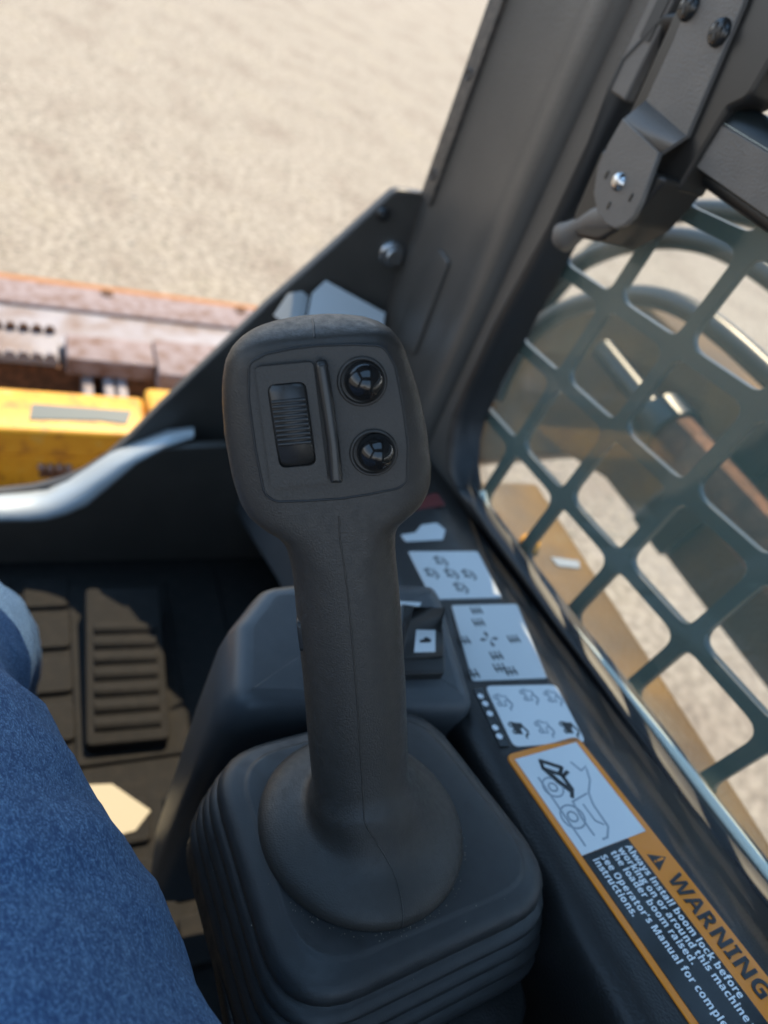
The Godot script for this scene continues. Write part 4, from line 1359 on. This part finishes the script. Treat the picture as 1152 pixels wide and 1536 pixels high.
# ---------------------------------------------------------------- foot pedal, mat and a painted sun patch on the floor
func build_pedal() -> void:
	var p := thing("foot_pedal", "dark ribbed rubber foot pedal on the cab floor", "pedal", Vector3(0.13, 0.45, -0.57))
	# the tread leans back against the front wall
	var b := Basis(Vector3(1, 0, 0.04).normalized(), Vector3(-0.03, 0.12, -1.0).normalized(), Vector3(0, 1, 0.12).normalized()).orthonormalized()
	var at := Transform3D(b, Vector3(0.112, 0.472, -0.455))
	var s := shape_at(at)
	s.prism(Shape.rounded(rect(-0.047, 0.0, 0.047, 0.215), 0.008), -0.014, 0.0, 0.003)
	obj("tread_plate", s, M.floor_rubber, p)
	for k in 7:
		s = shape_at(at)
		s.tube([Vector3(-0.037, 0.024 + 0.0215 * k, -0.0045), Vector3(0.037, 0.024 + 0.0215 * k, -0.0045)], 0.0095, 14)
		obj("rib", s, M.floor_rubber, p)
	s = shape_at(plane_y(0.450))
	s.prism(Shape.rounded(rect(0.055, 0.44, 0.185, 0.71), 0.006), 0.0, 0.008, 0.003)
	obj("pedal_base", s, M.floor_rubber, p)
	var mat_thing := thing("floor_mat", "dark rubber floor mat with raised blocks around the foot pedal", "floor mat", Vector3(0.0, 0.45, -0.45))
	s = shape_at(plane_y(0.450))
	s.prism(Shape.rounded(rect(-0.5, 0.16, 0.26, 0.74), 0.02), 0.0, 0.004, 0.002)
	obj("mat_sheet", s, M.floor_rubber, mat_thing)
	for i in 8:
		for j in 8:
			var x := -0.36 + 0.072 * i
			var z := 0.21 + 0.066 * j
			if x > 0.03 and x < 0.2 and z > 0.40:
				continue
			s = shape_at(plane_y(0.454))
			s.prism(Shape.rounded(rect(x, z, x + 0.056, z + 0.05), 0.008), 0.0, 0.006, 0.003)
			obj("mat_block", s, M.floor_rubber, mat_thing)
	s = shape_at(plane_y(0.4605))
	s.prism([Vector2(0.0566, 0.4169), Vector2(0.0912, 0.4127), Vector2(0.1293, 0.3746), Vector2(0.1112, 0.3552), Vector2(0.0749, 0.3519)], 0.0, 0.001)  # flat cream piece standing in for a patch of sunlight
	tag(obj("painted_sun_patch", s, M.sunlit_patch), "cream quad painted as a sunlit patch on the floor mat beside the thigh", "sunlit_patch")

# ---------------------------------------------------------------- operator's legs
func leg_rings(path: Array, radii: Array, seed_: int, flat := 0.92) -> Array:
	var curve := Curve3D.new()
	for i in path.size():
		var t: Vector3 = (path[mini(i + 1, path.size() - 1)] - path[maxi(i - 1, 0)]) / 6.0
		curve.add_point(path[i], -t, t)
	curve.bake_interval = 0.004
	var total := curve.get_baked_length()
	var marks := []
	for p in path:
		marks.append(curve.get_closest_offset(p))
	var crease := noise(9.0, FastNoiseLite.TYPE_SIMPLEX_SMOOTH, 3, seed_)
	var rings := []
	var steps := 110
	var side := Vector3(1, 0, 0)
	for i in steps + 1:
		var o := total * i / steps
		var p := curve.sample_baked(o, true)
		var t := (curve.sample_baked(minf(o + 0.01, total), true) - curve.sample_baked(maxf(o - 0.01, 0.0), true)).normalized()
		side = (side - t * side.dot(t)).normalized()
		var up := side.cross(t).normalized()
		var r: float = radii[-1]
		for k in marks.size() - 1:
			if o <= marks[k + 1]:
				r = lerpf(radii[k], radii[k + 1], smoothstep(0, 1, clampf((o - marks[k]) / maxf(1e-5, marks[k + 1] - marks[k]), 0, 1)))
				break
		var ring := PackedVector3Array()
		for k in 72:
			var a := TAU * k / 72
			var d := side * cos(a) + up * sin(a) * flat
			var q := p + d * r
			# creases run round the leg, closer together at knee and groin
			var w := 0.0075 * crease.get_noise_3d(q.x * 0.5, q.y * 0.5, q.z * 1.3) + 0.0035 * crease.get_noise_3d(q.x * 1.4 + 5, q.y * 2, q.z * 3.6)
			ring.append(q + d * w)
		rings.append(ring)
	return rings

func build_person() -> void:
	var p := thing("person", "seated person in blue denim jeans, right thigh beside the joystick boot", "person", Vector3(-0.12, 0.45, 0.05))
	var s := Shape.new()
	var r := leg_rings([Vector3(-.05, .92, .26), Vector3(-.014, .925, .10), Vector3(-.022, .93, -.04), Vector3(-.050, .928, -.15), Vector3(-.076, .905, -.235), Vector3(-.066, .835, -.325), Vector3(-.058, .74, -.405), Vector3(-.052, .60, -.455)], [.10, .102, .097, .086, .078, .072, .070, .068], 3)
	s.loft(r, 1, true, true, 4.4, 8.8)
	var l := leg_rings([Vector3(-.14, .92, .26), Vector3(-.19, .915, .10), Vector3(-.22, .905, -.08), Vector3(-.26, .895, -.22), Vector3(-.285, .84, -.30), Vector3(-.30, .72, -.35), Vector3(-.31, .575, -.37)], [.10, .096, .088, .078, .070, .062, .062], 4)
	var s2 := Shape.new()
	s2.loft(l, 1, true, true, 4.4, 8.8)
	var hips := Shape.new()
	var hr := []
	for q in [[.19, .12, .145], [.215, .125, .165], [.235, .125, .165], [.25, .12, .16]]:
		hr.append(q)
	hips.loft(leg_rings([Vector3(-.10, .80, .27), Vector3(-.10, .88, .27), Vector3(-.10, .98, .275), Vector3(-.10, 1.06, .28)], [.12, .155, .15, .14], 6), 1, true, true, 5.0, 3.0)
	for q in [s2, hips]:
		s.v.append_array(q.v)
		s.uv.append_array(q.uv)
		s.g.append_array(q.g)
	obj("jeans", s, M.denim, p)
	# work boots under the hems
	for q in [[Vector3(-.052, .45, -.430), -0.45], [Vector3(-.31, .45, -.375), -0.1]]:
		var at := Transform3D(Basis(Vector3.UP, -q[1]), q[0])
		var rings := []
		for k in [[0.060, .038, .012], [0.062, .043, .012], [0.075, .046, .03], [0.072, .045, .06], [0.055, .042, .10], [0.050, .044, .16]]:
			pass
		s = shape_at(at)
		for c in [[-.075, .040, .075, .0], [-.05, .046, .10, .0], [.0, .047, .135, .0], [.05, .045, .11, .0], [.10, .046, .075, .0], [.15, .047, .062, .0], [.19, .042, .055, .0], [.215, .026, .040, .0]]:
			var ring := PackedVector3Array()
			for k in 28:
				var a := TAU * k / 28
				var y: float = 0.02 + maxf(0.0, c[2] * 0.5 * (1.0 + sin(a) * 1.0))
				ring.append(Vector3(c[1] * cos(a) * (1.0 if sin(a) < 0.3 else 0.92), y, -c[0]))
			rings.append(ring)
		s.loft(rings, 1)
		var boot := obj("work_boot", s, M.boot_leather, p)
		s = shape_at(at * Transform3D(Basis(Vector3(1, 0, 0), Vector3(0, 0, -1), Vector3(0, 1, 0)), Vector3.ZERO))
		s.prism(Shape.rounded([Vector2(-.046, -.08), Vector2(.046, -.08), Vector2(.05, .12), Vector2(.04, .21), Vector2(.0, .225), Vector2(-.04, .21), Vector2(-.05, .12)], .025), 0.004, 0.03, .004)
		obj("sole", s, M.gasket_rubber, boot)
